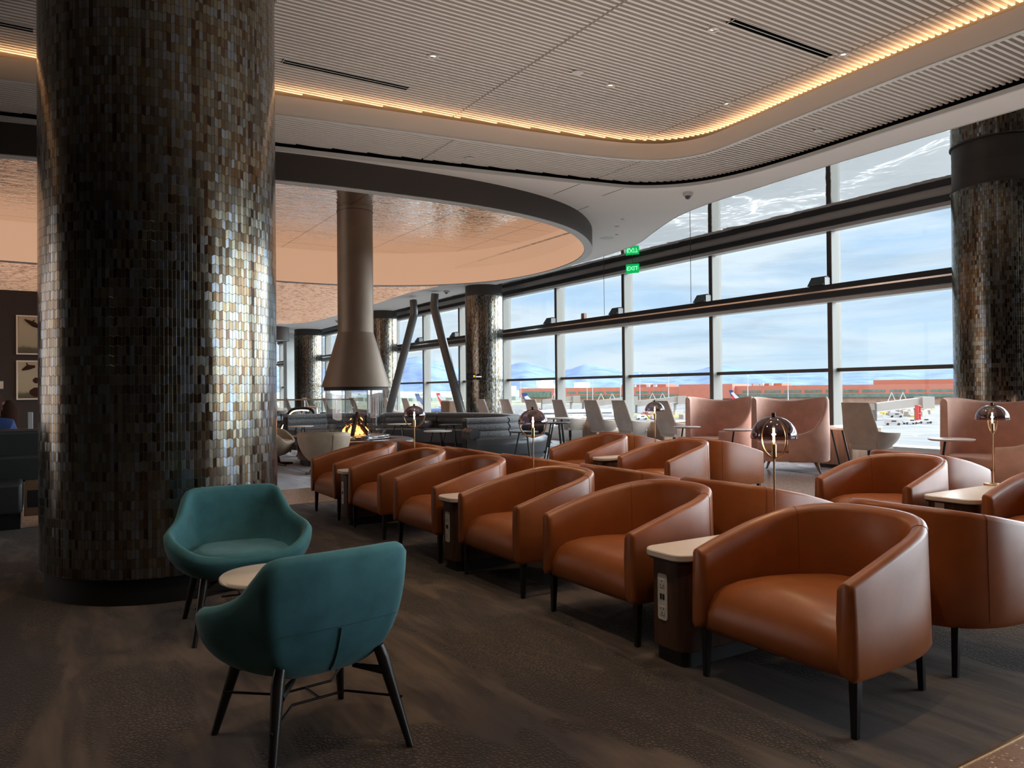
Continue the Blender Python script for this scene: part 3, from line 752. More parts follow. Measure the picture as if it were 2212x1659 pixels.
spots = [
 (2.80, 2.02, 0, 'cognac leather armchair nearest the camera, seat facing it, lit side towards the photo edge', G1),
 (2.80, 3.18, 0, 'leather armchair facing the aisle, next to the nearest power table on its far side', G1),
 (2.80, 4.21, 0, 'leather armchair facing the aisle, beside the near side of the middle power table', G1),
 (2.80, 5.33, 0, 'leather armchair facing the aisle, on the far side of the middle power table', G1),
 (2.80, 6.38, 0, 'leather armchair facing the aisle, before the third power table', G1),
 (2.80, 7.53, 0, 'farthest leather armchair of the aisle row, beyond the third power table', G1),
 (3.62, 2.02, pi, 'leather armchair with its back to the nearest armchair, cut by the photo edge', G1),
 (3.62, 3.18, pi, 'leather armchair turned to the windows, its back behind the nearest lamp pole', G1),
 (3.62, 4.21, pi, 'leather armchair turned to the windows, back seen just right of the second lamp', G1),
 (3.62, 5.33, pi, 'leather armchair turned to the windows, back seen left of the second lamp pole', G1),
 (3.62, 6.38, pi, 'leather armchair turned to the windows, back seen just right of the third lamp', G1),
 (3.62, 7.53, pi, 'leather armchair turned to the windows, back seen left of the third lamp pole', G1),
 (5.50, 3.40, 0, 'leather armchair of the second block facing the camera, in front of the taupe work chair', G2),
 (5.50, 2.17, 0, 'leather armchair cut by the photo edge, beside the wide white table top', G2),
 (5.50, 5.78, 0, 'leather armchair of the second block facing the camera, left of the chair seen from behind', G2),
 (5.50, 7.04, 0, 'farthest leather armchair of the second block, near the black bistro tables', G2),
 (6.32, 3.66, pi, 'leather armchair seen from behind, beyond the wide white table top and lamp', G2),
 (6.32, 6.00, pi, 'leather armchair showing its whole outer side, in front of the first pink wing chairs', G2),
 (6.32, 7.40, pi, 'leather armchair back peeping out behind the smallest brass lamp', G2)]
for i, (x, y, r, lab, g_) in enumerate(spots):
    if i == 0: A0.location = (x, y, 0); A0.rotation_euler = (0, 0, r); A0['label'] = lab; A0['group'] = g_
    else: dup(A0, (x, y, 0), r, lab, g_)

# ================================================================== POWER TABLES
def rrect(x0, x1, y0, y1, r, n=6):
    P = []
    for cx, cy, a in ((x1-r, y1-r, 0), (x0+r, y1-r, pi/2), (x0+r, y0+r, pi), (x1-r, y0+r, 3*pi/2)):
        for k in range(n+1): q = a+pi/2*k/n; P.append((cx+r*cos(q), cy+r*sin(q)))
    return P
def power_table(loc, w, plate_y, lab, grp, plate='tall'):
    o = empty('power_table', lab, 'table', loc, 0, grp); h = w/2
    MB().prism(rrect(-.82, .82, -h, h, .08), .480, .512).build('table_top', 'white_stone', o, bevel=.006)
    MB().prism(rrect(-.785, .785, -h+.015, h-.015, .07), .07, .468).build('body', 'walnut', o, bevel=.004)
    MB().prism(rrect(-.795, .795, -h+.008, h-.008, .05), .468, .480).build('shadow_gap', 'kick', o, smooth=False)
    MB().prism(rrect(-.76, .76, -h+.035, h-.035, .04), 0, .07).build('kick_base', 'kick', o, smooth=False)
    y = plate_y
    if plate == 'tall':
        z0, z1 = .195, .405; hw = .03
        pl = MB(); pts = rrect(-hw, hw, z0, z1, .012)
        pl.add([(-.790, y+a, b) for a, b in pts]+[(-.783, y+a, b) for a, b in pts], [tuple(range(len(pts))), tuple(range(len(pts), 2*len(pts)))[::-1]]+[(k, (k+1) % len(pts), len(pts)+(k+1) % len(pts), len(pts)+k) for k in range(len(pts))])
        p = pl.build('outlet_plate', 'white_plastic', o, ang=30)
        for zc, up in ((.362, 1), (.238, -1)):
            MB().box(-.7925, -.789, y-.016, y+.016, zc-.019, zc+.019).build('outlet', 'white_plastic', p, bevel=.001)
            MB().box(-.7932, -.792, y-.010, y-.007, zc-.009*up-.005, zc-.009*up+.005).box(-.7932, -.792, y+.007, y+.010, zc-.009*up-.005, zc-.009*up+.005).box(-.7932, -.792, y-.003, y+.003, zc+.009*up-.003, zc+.009*up+.003).build('pin_slots', 'slot', p, smooth=False)
        MB().box(-.7922, -.789, y-.014, y-.002, .288, .314).box(-.7922, -.789, y+.003, y+.014, .288, .314).build('usb_ports', 'slot', p, smooth=False)
    else:
        p = MB().box(-.790, -.783, y-.032, y+.032, .36, .47).build('outlet_plate', 'white_plastic', o, bevel=.004)
        MB().box(-.7925, -.789, y-.016, y+.016, .39, .43).build('outlet', 'white_plastic', p, bevel=.001)
    return o
GT = 'power tables between the leather armchairs'
power_table((3.20, 2.585, 0), .27, .015, 'walnut power table with white top nearest the camera, two sockets and USB on its end', GT)
power_table((3.20, 4.765, 0), .27, .0, 'walnut power table with white top, middle of the aisle row', GT)
power_table((3.20, 6.935, 0), .27, .0, 'walnut power table with white top, farthest of the aisle row', GT)
power_table((5.92, 2.775, 0), .36, .06, 'wider walnut power table with white top beside the photo edge, small socket plate', GT, 'small')
power_table((5.92, 6.52, 0), .22, .0, 'walnut power table, only its small white top corner seen between far armchairs', GT)
for x, y, lab in ((6.02, 2.84, 'small dark round grommet on the wide white table top, left of two'), (6.14, 2.83, 'small dark round grommet on the wide white table top beside the lamp pole')):
    o = MB().lathe([(0, .004), (.022, .004), (.026, 0), (0, 0)], 20).build('table_grommet', 'seam', loc=(x, y, .512)); tag(o, lab, 'grommet')

# ================================================================== GLOBE LAMPS
def lamp():
    o = empty('globe_lamp', '', 'lamp')
    MB().lathe([(0, 0), (.062, 0), (.062, .008), (.055, .013), (.008, .016), (0, .016)], 32).build('base', 'brass', o)
    MB().tube([(0, 0, .012), (0, 0, .395)], .0048, 12).build('pole', 'brass', o)
    zc = .488
    MB().tube([(0, .098*cos(q), zc+.098*sin(q)) for q in [2*pi*k/48 for k in range(48)]], .0048, 8, closed=True).build('ring', 'brass', o)
    MB().lathe([(.109, zc-.002), (.112, zc+.003), (.1085, zc+.030), (.099, zc+.053), (.084, zc+.074), (.063, zc+.092), (.038, zc+.104), (.010, zc+.109)], 48).build('lamp_shade', 'smoke_glass', o)
    MB().lathe([(0, zc+.106), (.010, zc+.106), (.010, zc+.126), (0, zc+.126)], 16).build('cap', 'bronze_dark', o, ang=30)
    MB().lathe([(.0, .385), (.012, .385), (.012, .455), (.009, .462), (0, .462)], 16).build('socket', 'brass', o, ang=30)
    b = MB().lathe([(.004, .462), (.014, .472), (.016, .49), (.016, .53), (.011, .547), (0, .552)], 16).build('bulb', 'clear_glass', o)
    MB().tube([(0, 0, .468), (.0, 0, .538)], .0055, 8).build('filament', 'bulb', b)
    return o
L0 = lamp()
ls = [(3.10, 2.53, .512, radians(-14), 'brass globe lamp nearest the camera, smoked half dome and glowing filament'),
      (3.10, 4.71, .512, radians(-123), 'brass globe lamp on the middle power table, full ring seen'),
      (3.10, 6.82, .512, radians(-114), 'brass globe lamp on the farthest aisle power table, before the dark sofa'),
      (6.02, 2.925, .512, radians(-47), 'brass globe lamp on the wide table in front of the big pink wing chair'),
      (5.90, 6.455, .512, radians(-132), 'smallest brass globe lamp, seen against the tarmac left of the pink wing chairs')]
for i, (x, y, z, r, lab) in enumerate(ls):
    if i == 0: o = L0; o.location = (x, y, z); o.rotation_euler = (0, 0, r); o['label'] = lab; o['group'] = 'brass globe lamps on the power tables'
    else: o = dup(L0, (x, y, z), r, lab)
    l = bpy.data.lights.new('lamp_glow', 'POINT'); l.energy = 1.6; l.color = (1, .62, .30); l.shadow_soft_size = .012
    lo = bpy.data.objects.new('lamp_glow', l); link(lo); lo.location = (x, y, z+.505)
    l = bpy.data.lights.new('added_ceiling_fill', 'SPOT'); l.energy = 68; l.color = (1, .89, .80); l.spot_size = radians(150); l.spot_blend = 1; l.shadow_soft_size = .03  # added upward fill to brighten the ceiling, has no fixture of its own
    lo = bpy.data.objects.new('added_ceiling_fill', l); link(lo); lo.location = (x, y, z+.64); lo.rotation_euler = (pi, 0, 0)

# ================================================================== TEAL CHAIRS
def shell(rim, zb, zseat, inner=.05, nseg=72, cx=0.0, cy=0.0, nv=14, pw=(.62, 1.9), rot=0):
    """bucket shell: rim = list of (angle deg, r, z) closed; facing +y, angle 90 = front"""
    pass
def teal_chair():
    o = empty('teal_chair', '', 'armchair')
    # rim outline, facing +y: from front centre over the right arm and back to the left arm
    R_ = [(0, .30, .405), (.12, .298, .405), (.22, .275, .415), (.30, .235, .445), (.355, .17, .480), (.382, .09, .505), (.380, .02, .520), (.352, -.05, .540), (.318, -.11, .575), (.292, -.17, .635), (.272, -.215, .680), (.245, -.24, .697), (.20, -.252, .702), (.10, -.265, .703), (0, -.268, .703)]
    R_ = [(x*.975, y, z) for x, y, z in R_]
    P = R_+[(-x, y, z) for x, y, z in R_[-2:0:-1]]
    C = crom(P, 4, True); NV = 16; rows_o = []; rows_i = []
    for c in C:
        ro, ri = [], []
        back = max(0, min(1, (c.y*-1+.0)/.27))
        for k in range(NV+1):
            q = k/NV
            # outside: bowl to rim
            h = sin(q*pi/2)**.80; g = q**(1.9+.5*back)
            x = c.x*h; y = -.0+c.y*h
            z = .262+(c.z-.262)*g
            if back > 0: y += .035*back*(1-q)*q*2
            ro.append((x, y, z))
        L = sqrt(c.x*c.x+c.y*c.y); ux, uy = c.x/L, c.y/L
        th = .052
        for k in range(NV+1):
            q = 1-k/NV
            h = sin(q*pi/2)**.62; g = q**(2.3+.6*back)
            x = (c.x-ux*th)*h; y = (c.y-uy*th)*h
            z = .345+(c.z-.345)*g
            ri.append((x, y, z))
        rim = []
        for a in (.25, .5, .75):
            rim.append((c.x-ux*th*a, c.y-uy*th*a, c.z+.022*sin(pi*a)))
        ro[-1] = (c.x, c.y, c.z-.004); ri[0] = (c.x-ux*th, c.y-uy*th, c.z-.004)
        rows_o.append(ro+rim+ri)
    MB().grid(rows_o, closed_u=True).build('shell', 'teal', o, ang=80)
    # seat cushion
    seg = 40; rr = []
    out_ = []
    for k in range(seg):
        q = 2*pi*k/seg; c_, s_ = cos(q), sin(q)
        rx = .245*abs(c_)**.55*(1 if c_ >= 0 else -1); ry = .25*abs(s_)**.6*(1 if s_ >= 0 else -1)
        if ry < 0: rx *= .88; ry *= .78
        out_.append((rx, ry+.045))
    rows = []
    for (sc, z) in ((.0, .375), (.80, .375), (.97, .383), (1.0, .400), (.985, .418), (.93, .430), (.8, .436), (.5, .438), (0, .438)):
        rows.append([(x*sc, (y-.045)*sc+.045, z) for x, y in out_])
    MB().grid(rows, closed_v=True).build('seat_cushion', 'teal', o, ang=70)
    # legs
    for sx, sy in ((.225, -.20), (-.225, -.20), (.225, .225), (-.225, .225)):
        bx, by = sx*1.12, sy*1.28
        MB().tube([(sx*.80, sy*.80, .345), (sx*.86, sy*.86, .30), (bx, by, 0)], [.020, .0225, .0125], 14).build('leg', 'dark_wood_leg', o)
    for a_, b_ in ((1, 1), (1, -1), (-1, 1), (-1, -1)):
        MB().tube([(a_*.11, b_*.10, .276), (a_*.195, b_*.19, .262)], [.008, .017], 8).build('leg_bracket', 'dark_wood_leg', o)
    st = MB()
    for s_ in (-1, 1):
        st.tube([(.238*1, s_*-.226, .17), (.10, s_*-.06, .175), (-.10, s_*-.06, .175), (-.238, s_*-.226, .17)], .0048, 8)
    st.tube([(0, -.06, .175), (0, .06, .175)], .0048, 8)
    st.build('stretcher', 'black_metal', o)
    sm = MB()
    def onback(x, q):
        c = min(C, key=lambda c: abs(c.x-x)+(10 if c.y > 0 else 0)); h = sin(q*pi/2)**.80; g = q**2.4
        return (c.x*h, c.y*h+.07*(1-q)*q-.004, .262+(c.z-.262)*g)
    sm.tube([onback(.0, q) for q in (.35, .45, .55, .65, .72)], .003, 6)
    sm.tube([(onback(x, .73)[0], onback(x, .73)[1]-.001, onback(x, .73)[2]) for x in (-.24, -.18, -.1, 0, .1, .18, .24)], .0013, 5)
    sm.build('seam', 'teal_seam', o)
    return o
T0 = teal_chair(); T0.location = (.82, 2.70, 0); T0.rotation_euler = (0, 0, radians(7)); T0['label'] = 'teal velvet tub chair seen from behind, nearest the camera'; T0['group'] = 'pair of teal tub chairs'
dup(T0, (.905, 4.28, 0), pi+radians(-4), 'teal velvet tub chair facing the camera in front of the tiled column')
o = empty('round_side_table', 'small round white topped side table between the two teal chairs', 'table', (.86, 3.44, 0))
MB().lathe([(0, .424), (.200, .424), (.213, .432), (.213, .444), (.206, .450), (0, .450)], 64).build('table_top', 'white_stone', o, ang=50)
MB().lathe([(0, .416), (.10, .416), (.10, .424), (0, .424)], 32).build('mount_plate', 'black_metal', o)
for k in range(3):
    q = 2*pi*k/3+2.6
    MB().tube([(.07*cos(q), .07*sin(q), .42), (.15*cos(q), .15*sin(q), .0)], .008, 8).build('leg', 'black_metal', o)
MB().tube([(.115*cos(2*pi*k/24), .115*sin(2*pi*k/24), .17) for k in range(24)], .004, 6, closed=True).build('ring', 'black_metal', o)

# ================================================================== PINK WING CHAIRS
def wing_chair():
    o = empty('pink_wing_chair', '', 'armchair')
    # local frame: +y towards the viewer side opening, wraps round on +x side
    P = [(-.53, .10, 1.10), (-.55, .02, 1.112), (-.52, -.18, 1.115), (-.40, -.36, 1.10), (-.18, -.46, 1.065), (.05, -.47, 1.055), (.28, -.42, 1.085), (.44, -.30, 1.115), (.535, -.12, 1.12), (.555, .06, 1.05), (.51, .22, .86), (.40, .35, .68), (.26, .42, .60), (.10, .45, .575), (.03, .45, .57)]
    P = [(-x, y, z) for x, y, z in P]; C = crom(P, 6); N = len(C); rows = []
    for k in range(N):
        a = C[max(k-1, 0)]; b = C[min(k+1, N-1)]; tt = Vector((b.x-a.x, b.y-a.y)).normalized(); inw = Vector((tt.y, -tt.x)); c = C[k]; row = []
        tz = c.z
        for q, z in ((.02, .17), (0, .19), (-.004, .4), (.004, tz-.04), (.016, tz-.012), (.036, tz), (.056, tz-.012), (.068, tz-.04), (.075, .4), (.07, .18)):
            row.append((c.x+inw.x*q, c.y+inw.y*q, z))
        rows.append(row)
    MB().grid(rows, closed_v=True, capv=True).build('shell', 'pink', o, ang=60)
    inn = [(c.x*.90, c.y*.86) for c in C]
    poly = [(p[0], p[1]) for p in inn]+[(.1, .40), (.3, .36)]
    MB().prism(poly, .17, .30).build('seat_base', 'pink', o)
    poly2 = [(p[0]*.97, p[1]*.95) for p in poly]
    MB().prism(poly2, .31, .44).build('seat_cushion', 'pink', o, bevel=.03, segs=4)
    for x, y in ((.38, .16), (-.40, .22), (.34, -.28), (-.36, -.26)):
        MB().tube([(x*.92, y*.92, .18), (x*1.12, y*1.2, 0)], [.03, .014], 12).build('leg', 'walnut_light', o)
    return o
W0 = wing_chair()
ws = [(9.38, 4.50, radians(108), 1.06, 'pink velvet wing chair behind the brass lamp, cut by the photo edge'),
      (9.55, 7.50, radians(122), 1.0, 'pink velvet wing chair whose outer side catches the window light, right of a pair'),
      (9.55, 8.89, radians(127), 1.0, 'pink velvet wing chair, farther one of the adjoining pair')]
for i, (x, y, r, s_, lab) in enumerate(ws):
    if i == 0: o = W0; o.location = (x, y, 0); o.rotation_euler = (0, 0, r); o['label'] = lab; o['group'] = 'pink wing chairs by the windows'
    else: o = dup(W0, (x, y, 0), r, lab)
    o.scale = (s_, s_, 1)

# ================================================================== ROUND SIDE TABLES
def stable():
    o = empty('pedestal_table', '', 'table')
    MB().lathe([(0, .645), (.19, .645), (.208, .655), (.210, .663), (.203, .667), (0, .667)], 48).build('table_top', 'pink_stone', o, ang=50)
    MB().tube([(-.06, 0, .648), (-.15, 0, .012)], .012, 8).build('leg', 'black_metal', o)
    MB().lathe([(0, 0), (.17, 0), (.17, .008), (.155, .012), (0, .012)], 40).build('base', 'kick', o)
    return o
pbr('pink_stone', (.56, .40, .34), .4)
S0 = stable()
ss = [(8.62, 4.62, radians(-32), 'round pink topped side table in front of the wing chair by the lamp'),
      (8.42, 7.49, radians(-32), 'round pink topped side table in front of the right chair of the pink pair'),
      (8.47, 8.55, radians(-32), 'round pink topped side table in front of the farther pink chair'),
      (8.75, 3.65, radians(-32), 'round pink topped side table sliced by the photo edge')]
for i, (x, y, r, lab) in enumerate(ss):
    if i == 0: o = S0; o.location = (x, y, 0); o.rotation_euler = (0, 0, r); o['label'] = lab; o['group'] = 'pink topped side tables'
    else: dup(S0, (x, y, 0), r, lab)
S0.scale = (1.12, 1.12, 1)

# ================================================================== WORK CHAIRS AT THE WINDOW
def work_chair():
    o = empty('work_chair', '', 'chair')
    # faces +x
    def panel(rows, th):
        mb = MB(); return mb
    F = []
    zs = [(1.035, -.13, .205), (.95, -.10, .217), (.80, -.055, .238), (.64, -.01, .262), (.52, .03, .235), (.42, .055, .205), (.36, .075, .185)]
    rows = []
    for z, x, w in zs:
        rows.append([(x-.022, -w, z), (x-.030, -w*.6, z), (x-.032, 0, z), (x-.030, w*.6, z), (x-.022, w, z), (x+.018, w+.004, z), (x+.020, 0, z), (x+.018, -w-.004, z)])
    MB().grid(rows, closed_v=True, capv=True).build('backrest', 'taupe', o, bevel=.008, ang=30)
    for s_ in (1, -1):
        # arm wing: a bent quad plate
        a = [(-.01, .258*s_, .64), (.07, .19*s_, .37)]
        top = [(-.012, .262, .640), (.10, .300, .622), (.25, .325, .615), (.40, .330, .610)]
        bot = [(.07, .185, .37), (.16, .23, .375), (.27, .27, .42), (.37, .30, .50)]
        mb = MB(); r1 = [(x, y*s_, z) for x, y, z in top]; r2 = [(x, y*s_, z) for x, y, z in bot]
        mid = [((p[0]+q[0])/2, (p[1]+q[1])/2+.012*s_, (p[2]+q[2])/2) for p, q in zip(r1, r2)]
        mb.grid([r1, mid, r2]).build('armrest', 'taupe', o, solid=.03, bevel=.006)
    MB().prism([(.02, -.20), (.02, .20), (.2, .235), (.40, .23), (.44, .15), (.44, -.15), (.40, -.23), (.2, -.235)], .37, .45).build('seat', 'taupe', o, bevel=.02, segs=3)
    MB().lathe([(.024, .04), (.024, .2), (.032, .2), (.032, .37), (0, .37)], 16, (.2, 0, 0)).build('stem', 'black_metal', o)
    mb = MB()
    for k in range(4):
        q = pi/4+k*pi/2
        mb.tube([(.2, 0, .05), (.2+.24*cos(q), .24*sin(q), .018)], [.02, .014], 8)
    mb.build('base', 'chrome', o)
    return o
K0 = work_chair()
wc = [(9.80, 6.50, 'taupe work chair standing alone between the pink wing chairs'),
      (9.80, 10.42, 'taupe work chair half hidden behind the farther pink wing chair'),
      (9.80, 11.62, 'taupe work chair just left of the smallest brass lamp'),
      (9.80, 12.52, 'taupe work chair on the near side of the wooden pedestal below the long building'),
      (9.80, 13.70, 'taupe work chair on the far side of the wooden pedestal, metal stem visible'),
      (9.80, 14.80, 'taupe work chair behind the second brass lamp'),
      (9.80, 15.95, 'taupe work chair nearest the tiled column, second from it'),
      (9.50, 16.62, 'taupe work chair directly in front of the tiled column'),
      (9.80, 22.0, 'taupe work chair past the tiled column, between the V braces'),
      (9.80, 23.6, 'taupe work chair past the tiled column, left of its twin between the braces'),
      (9.60, 26.2, 'tan work chair beside the fireplace glass'),
      (9.10, 27.8, 'tan work chair seen through the fireplace glass, right'),
      (8.80, 29.3, 'tan work chair seen through the fireplace glass, left'),
      (8.45, 30.6, 'tan work chair behind the escalator rail, near the flue'),
      (8.25, 31.8, 'tan work chair behind the escalator rail, middle'),
      (7.9, 33.0, 'tan work chair behind the escalator rail, near the big column')]
for i, (x, y, lab) in enumerate(wc):
    if i == 0: o = K0; o.location = (x, y, 0); o['label'] = lab; o['group'] = 'work chairs along the windows'
    else: dup(K0, (x, y, 0), random.uniform(-.06, .06), lab)
def pedestal(x, y, w, l, h, lab, mat='walnut_light'):
    o = empty('window_counter', lab, 'counter', (x, y, 0), 0, 'wood pedestals by the windows')
    MB().prism(rrect(-l/2, l/2, -w/2, w/2, .05), .06, h-.03).build('body', mat, o, bevel=.004)
    MB().prism(rrect(-l/2-.02, l/2+.02, -w/2-.02, w/2+.02, .06), h-.03, h).build('counter_top', 'white_stone', o, bevel=.005)
    MB().box(-l/2+.03, l/2-.03, -w/2+.03, w/2-.03, 0, .06).build('kick_base', 'kick', o, smooth=False)
pedestal(10.64, 13.40, .52, .7, .62, 'wooden pedestal with pale top between two work chairs left of the smallest lamp')
pedestal(10.64, 11.27, .5, .7, .62, 'wooden pedestal with pale top behind the smallest brass lamp')
pedestal(10.78, 7.36, .62, .8, .64, 'wooden pedestal with pale top between pink wing chair and lone work chair')
pedestal(10.10, 19.6, .5, .5, .98, 'tall wooden pedestal just left of the tiled column')
struct(MB().box(11.05, 11.48, ya, yb, 0, .34).build('trim_6', 'sill', smooth=False))
o = empty('slant_leg_table', 'white topped table with slanting black legs between the pink pair and the wooden pedestal', 'table', (10.18, 7.00, 0))
MB().box(-.18, .14, -.12, .12, .62, .65).build('table_top', 'white_stone', o, bevel=.004)
for sy in (-.08, .1): MB().tube([(-.2, sy, .62), (-.02, sy-.03, .0)], .014, 8).build('leg', 'black_metal', o)

# ================================================================== FIREPLACE
FX, FY = 4.76, 12.94
o = empty('fireplace', 'suspended hood fireplace with glass drum and burning logs', 'fireplace', (FX, FY, 0))
MB().lathe([(.613, 1.335), (.60, 1.335), (.313, 2.30), (.313, 4.5)], 96).build('hood', 'hood', o, ang=10)
MB().lathe([(.316, 4.44), (.322, 4.44), (.322, 4.455), (.316, 4.455)], 48).build('flue_collar', 'bronze_dark', o)
MB().lathe([(0, 1.34), (.56, 1.34), (.56, 1.275), (.50, 1.275), (.5, 1.30), (0, 1.30)], 64).build('hood_ring', 'kick', o, ang=30)
MB().lathe([(.527, .47), (.527, 1.30)], 72).build('glass_drum', 'drum_glass', o)
MB().lathe([(0, 0), (.50, 0), (.50, .44), (.60, .44), (.60, .475), (.56, .48), (0, .48)], 64).build('hearth', 'chrome', o, ang=30)
MB().lathe([(0, .482), (.5, .482), (.52, .492), (.54, .482)], 48).build('crushed_glass', 'crushed_glass', o)
for k, (a, tilt, ln) in enumerate(((.3, .75, .46), (1.7, .8, .48), (2.9, .65, .44), (4.1, .85, .50), (5.2, .7, .44), (3.5, .2, .4), (.9, .15, .44), (2.3, .35, .42))):
    p0 = Vector((.27*cos(a), .27*sin(a), .50)); p1 = p0+Vector((-cos(a)*cos(tilt), -sin(a)*cos(tilt), sin(tilt)))*ln
    pm = (p0+p1)/2+Vector((.02*sin(a*3), .02*cos(a*2), 0))
    lg = MB().tube([p0, pm, p1], [.038, .042, .026], 10).build('log', 'log', o)
    MB().tube([p0.lerp(p1, .25)+Vector((0, 0, .02)), pm+Vector((0, 0, .03)), p0.lerp(p1, .8)+Vector((0, 0, .022))], [.012, .020, .006], 7).build('ember', 'ember', lg)
fm = MB()
for k in range(18):
    a = k*2.4; r = .03+.011*k; h = .12+.10*random.random()*(1-.04*k)
    b = Vector((r*cos(a), r*sin(a), .50)); pts = [b+Vector((.02*sin(q*5+a), .02*cos(q*4+a), h*q)) for q in (0, .25, .5, .75, 1)]
    fm.tube(pts, [.014, .032, .024, .011, .002], 8)
fm.build('flames', 'flame', o)
l = bpy.data.lights.new('fire_glow', 'POINT'); l.energy = 18; l.color = (1, .42, .12); l.shadow_soft_size = .12
lo = bpy.data.objects.new('fire_glow', l); link(lo); lo.location = (FX, FY, .68)
# ring of leather ottomans round the hearth
G = 'curved leather ottomans round the fireplace'
def otto(a0, a1, lab):
    a0, a1 = a0+.012, a1-.012
    ob = empty('curved_ottoman', lab, 'ottoman', (FX, FY, 0), 0, G)
    prof = [(.66, .10), (.655, .36), (.675, .405), (.72, .42), (.95, .42), (1.0, .405), (1.02, .36), (1.01, .10)]
    rows = []
    for k in range(15):
        q = a0+(a1-a0)*k/14; e = .02 if k in (0, 14) else 0
        rows.append([(r*cos(q), r*sin(q), z-(e if z > .3 else 0)) for r, z in prof])
    MB().grid(rows, closed_v=True, capv=True).build('cushion', 'brown_leather', ob, ang=50)
    rows = [[(r*cos(q), r*sin(q), z) for r, z in ((.70, 0), (.70, .1), (.97, .1), (.97, 0))] for q in [a0+(a1-a0)*k/14 for k in range(15)]]
    MB().grid(rows, closed_v=True, capv=True).build('plinth', 'kick', ob)
for k, lab in enumerate(('curved brown leather ottoman on the window side of the hearth', 'curved brown leather ottoman behind the hearth', 'curved brown leather ottoman behind the beige swivel chair', 'curved brown leather ottoman in front of the flames', 'curved brown leather ottoman at the near right of the hearth')):
    otto(radians(-20+72*k), radians(52+72*k), lab)

# ================================================================== CURVED DARK BANQUETTE
sp = crom([(4.6, 17.0), (5.8, 17.1), (6.9, 16.6), (7.8, 15.75), (8.3, 14.6), (8.28, 13.5), (7.85, 12.55), (7.15, 12.0), (6.45, 12.05)], 7)
sp = [(p[0], p[1]) for p in sp]
def sweep(name, path, prof, mat, parent, ang=50, capz=None):
    """prof: (sideways, z); sideways to the left of the path"""
    N = len(path); rows = []
    for k in range(N):
        a = Vector(path[max(k-1, 0)]); b = Vector(path[min(k+1, N-1)]); tt = (b-a).normalized(); nn = Vector((-tt.y, tt.x)); c = Vector(path[k])
        rows.append([(c.x+nn.x*q, c.y+nn.y*q, z) for q, z in prof])
    return MB().grid(rows, closed_v=True, capv=True).build(name, mat, parent, ang=ang)
so = empty('curved_banquette', 'long curved banquette in dark speckled tweed and leather behind the fire', 'sofa', (0, 0, 0))
def roll(z0, z1, o0, o1):
    pts = []
    for k in range(7): q = pi*k/6; pts.append((o1+.045*sin(q), z0+(z1-z0)*k/6))
    for k in range(7): q = pi*k/6; pts.append((-o0-.045*sin(q), z1-(z1-z0)*k/6))
    return pts
segs_ = [(0, 11), (11, 21), (21, 31), (31, 40), (40, 48), (48, len(sp)-1)]
for a, b in segs_:
    seg = sp[a:b+1]
    for j, (z0, z1, o0, o1) in enumerate(((.36, .52, .13, .13), (.52, .65, .12, .12), (.65, .755, .11, .11))):
        # shrink ends slightly so the cushion blocks read apart
        s2 = [Vector(p) for p in seg]; s2[0] = s2[0].lerp(s2[1], .12); s2[-1] = s2[-1].lerp(s2[-2], .12)
        sweep('back_cushion', [tuple(p) for p in s2], roll(z0, z1, o0, o1), 'tweed', so, 60)
sweep('core', sp, [(-.1, .05), (-.1, .70), (.1, .70), (.1, .05)], 'kick', so)
sweep('inner_seat', sp[:44], [(-.12, .12), (-.12, .40), (-.16, .42), (-.62, .42), (-.67, .39), (-.67, .12)], 'grey_leather', so)
sweep('plinth', sp[:44], [(-.12, 0), (-.12, .12), (-.6, .12), (-.6, 0)], 'kick', so)
for a, b in ((30, 41), (44, 57)):
    sweep('outer_seat', sp[a:min(b, len(sp)-1)+1], [(.14, .12), (.14, .40), (.18, .42), (.62, .42), (.68, .38), (.69, .30), (.66, .12)], 'grey_leather', so)
    sweep('plinth', sp[a:min(b, len(sp)-1)+1], [(.14, 0), (.14, .12), (.6, .12), (.6, 0)], 'kick', so)
def bolster(k, side, lab=None):
    a = Vector(sp[max(k-1, 0)]); b = Vector(sp[min(k+1, len(sp)-1)]); tt = (b-a).normalized(); nn = Vector((-tt.y, tt.x))*side; c = Vector(sp[k])
    p = [c+nn*q for q in (.14, .58)]
    ar = MB().tube([(p[0].x, p[0].y, .50), (p[1].x, p[1].y, .50)], .095, 20).build('arm_bolster', 'grey_leather', so)
    MB().box(-.07, .07, -.22, .22, .40, .45, Matrix.Translation((c+nn*.36).to_3d()) @ Matrix.Rotation(atan2(nn.y, nn.x)-pi/2, 4, 'Z')).build('arm_block', 'grey_leather', so)
    for q in (.28, .44):
        s0 = c+nn*q; s1 = c+nn*(q+.035)
        MB().tube([(s0.x, s0.y, .50), (s1.x, s1.y, .50)], .098, 20).build('strap', 'strap', ar)
for k, s_ in ((43, 1), (31, 1), (56, 1), (43, -1), (20, -1)): bolster(min(k, len(sp)-1), s_)
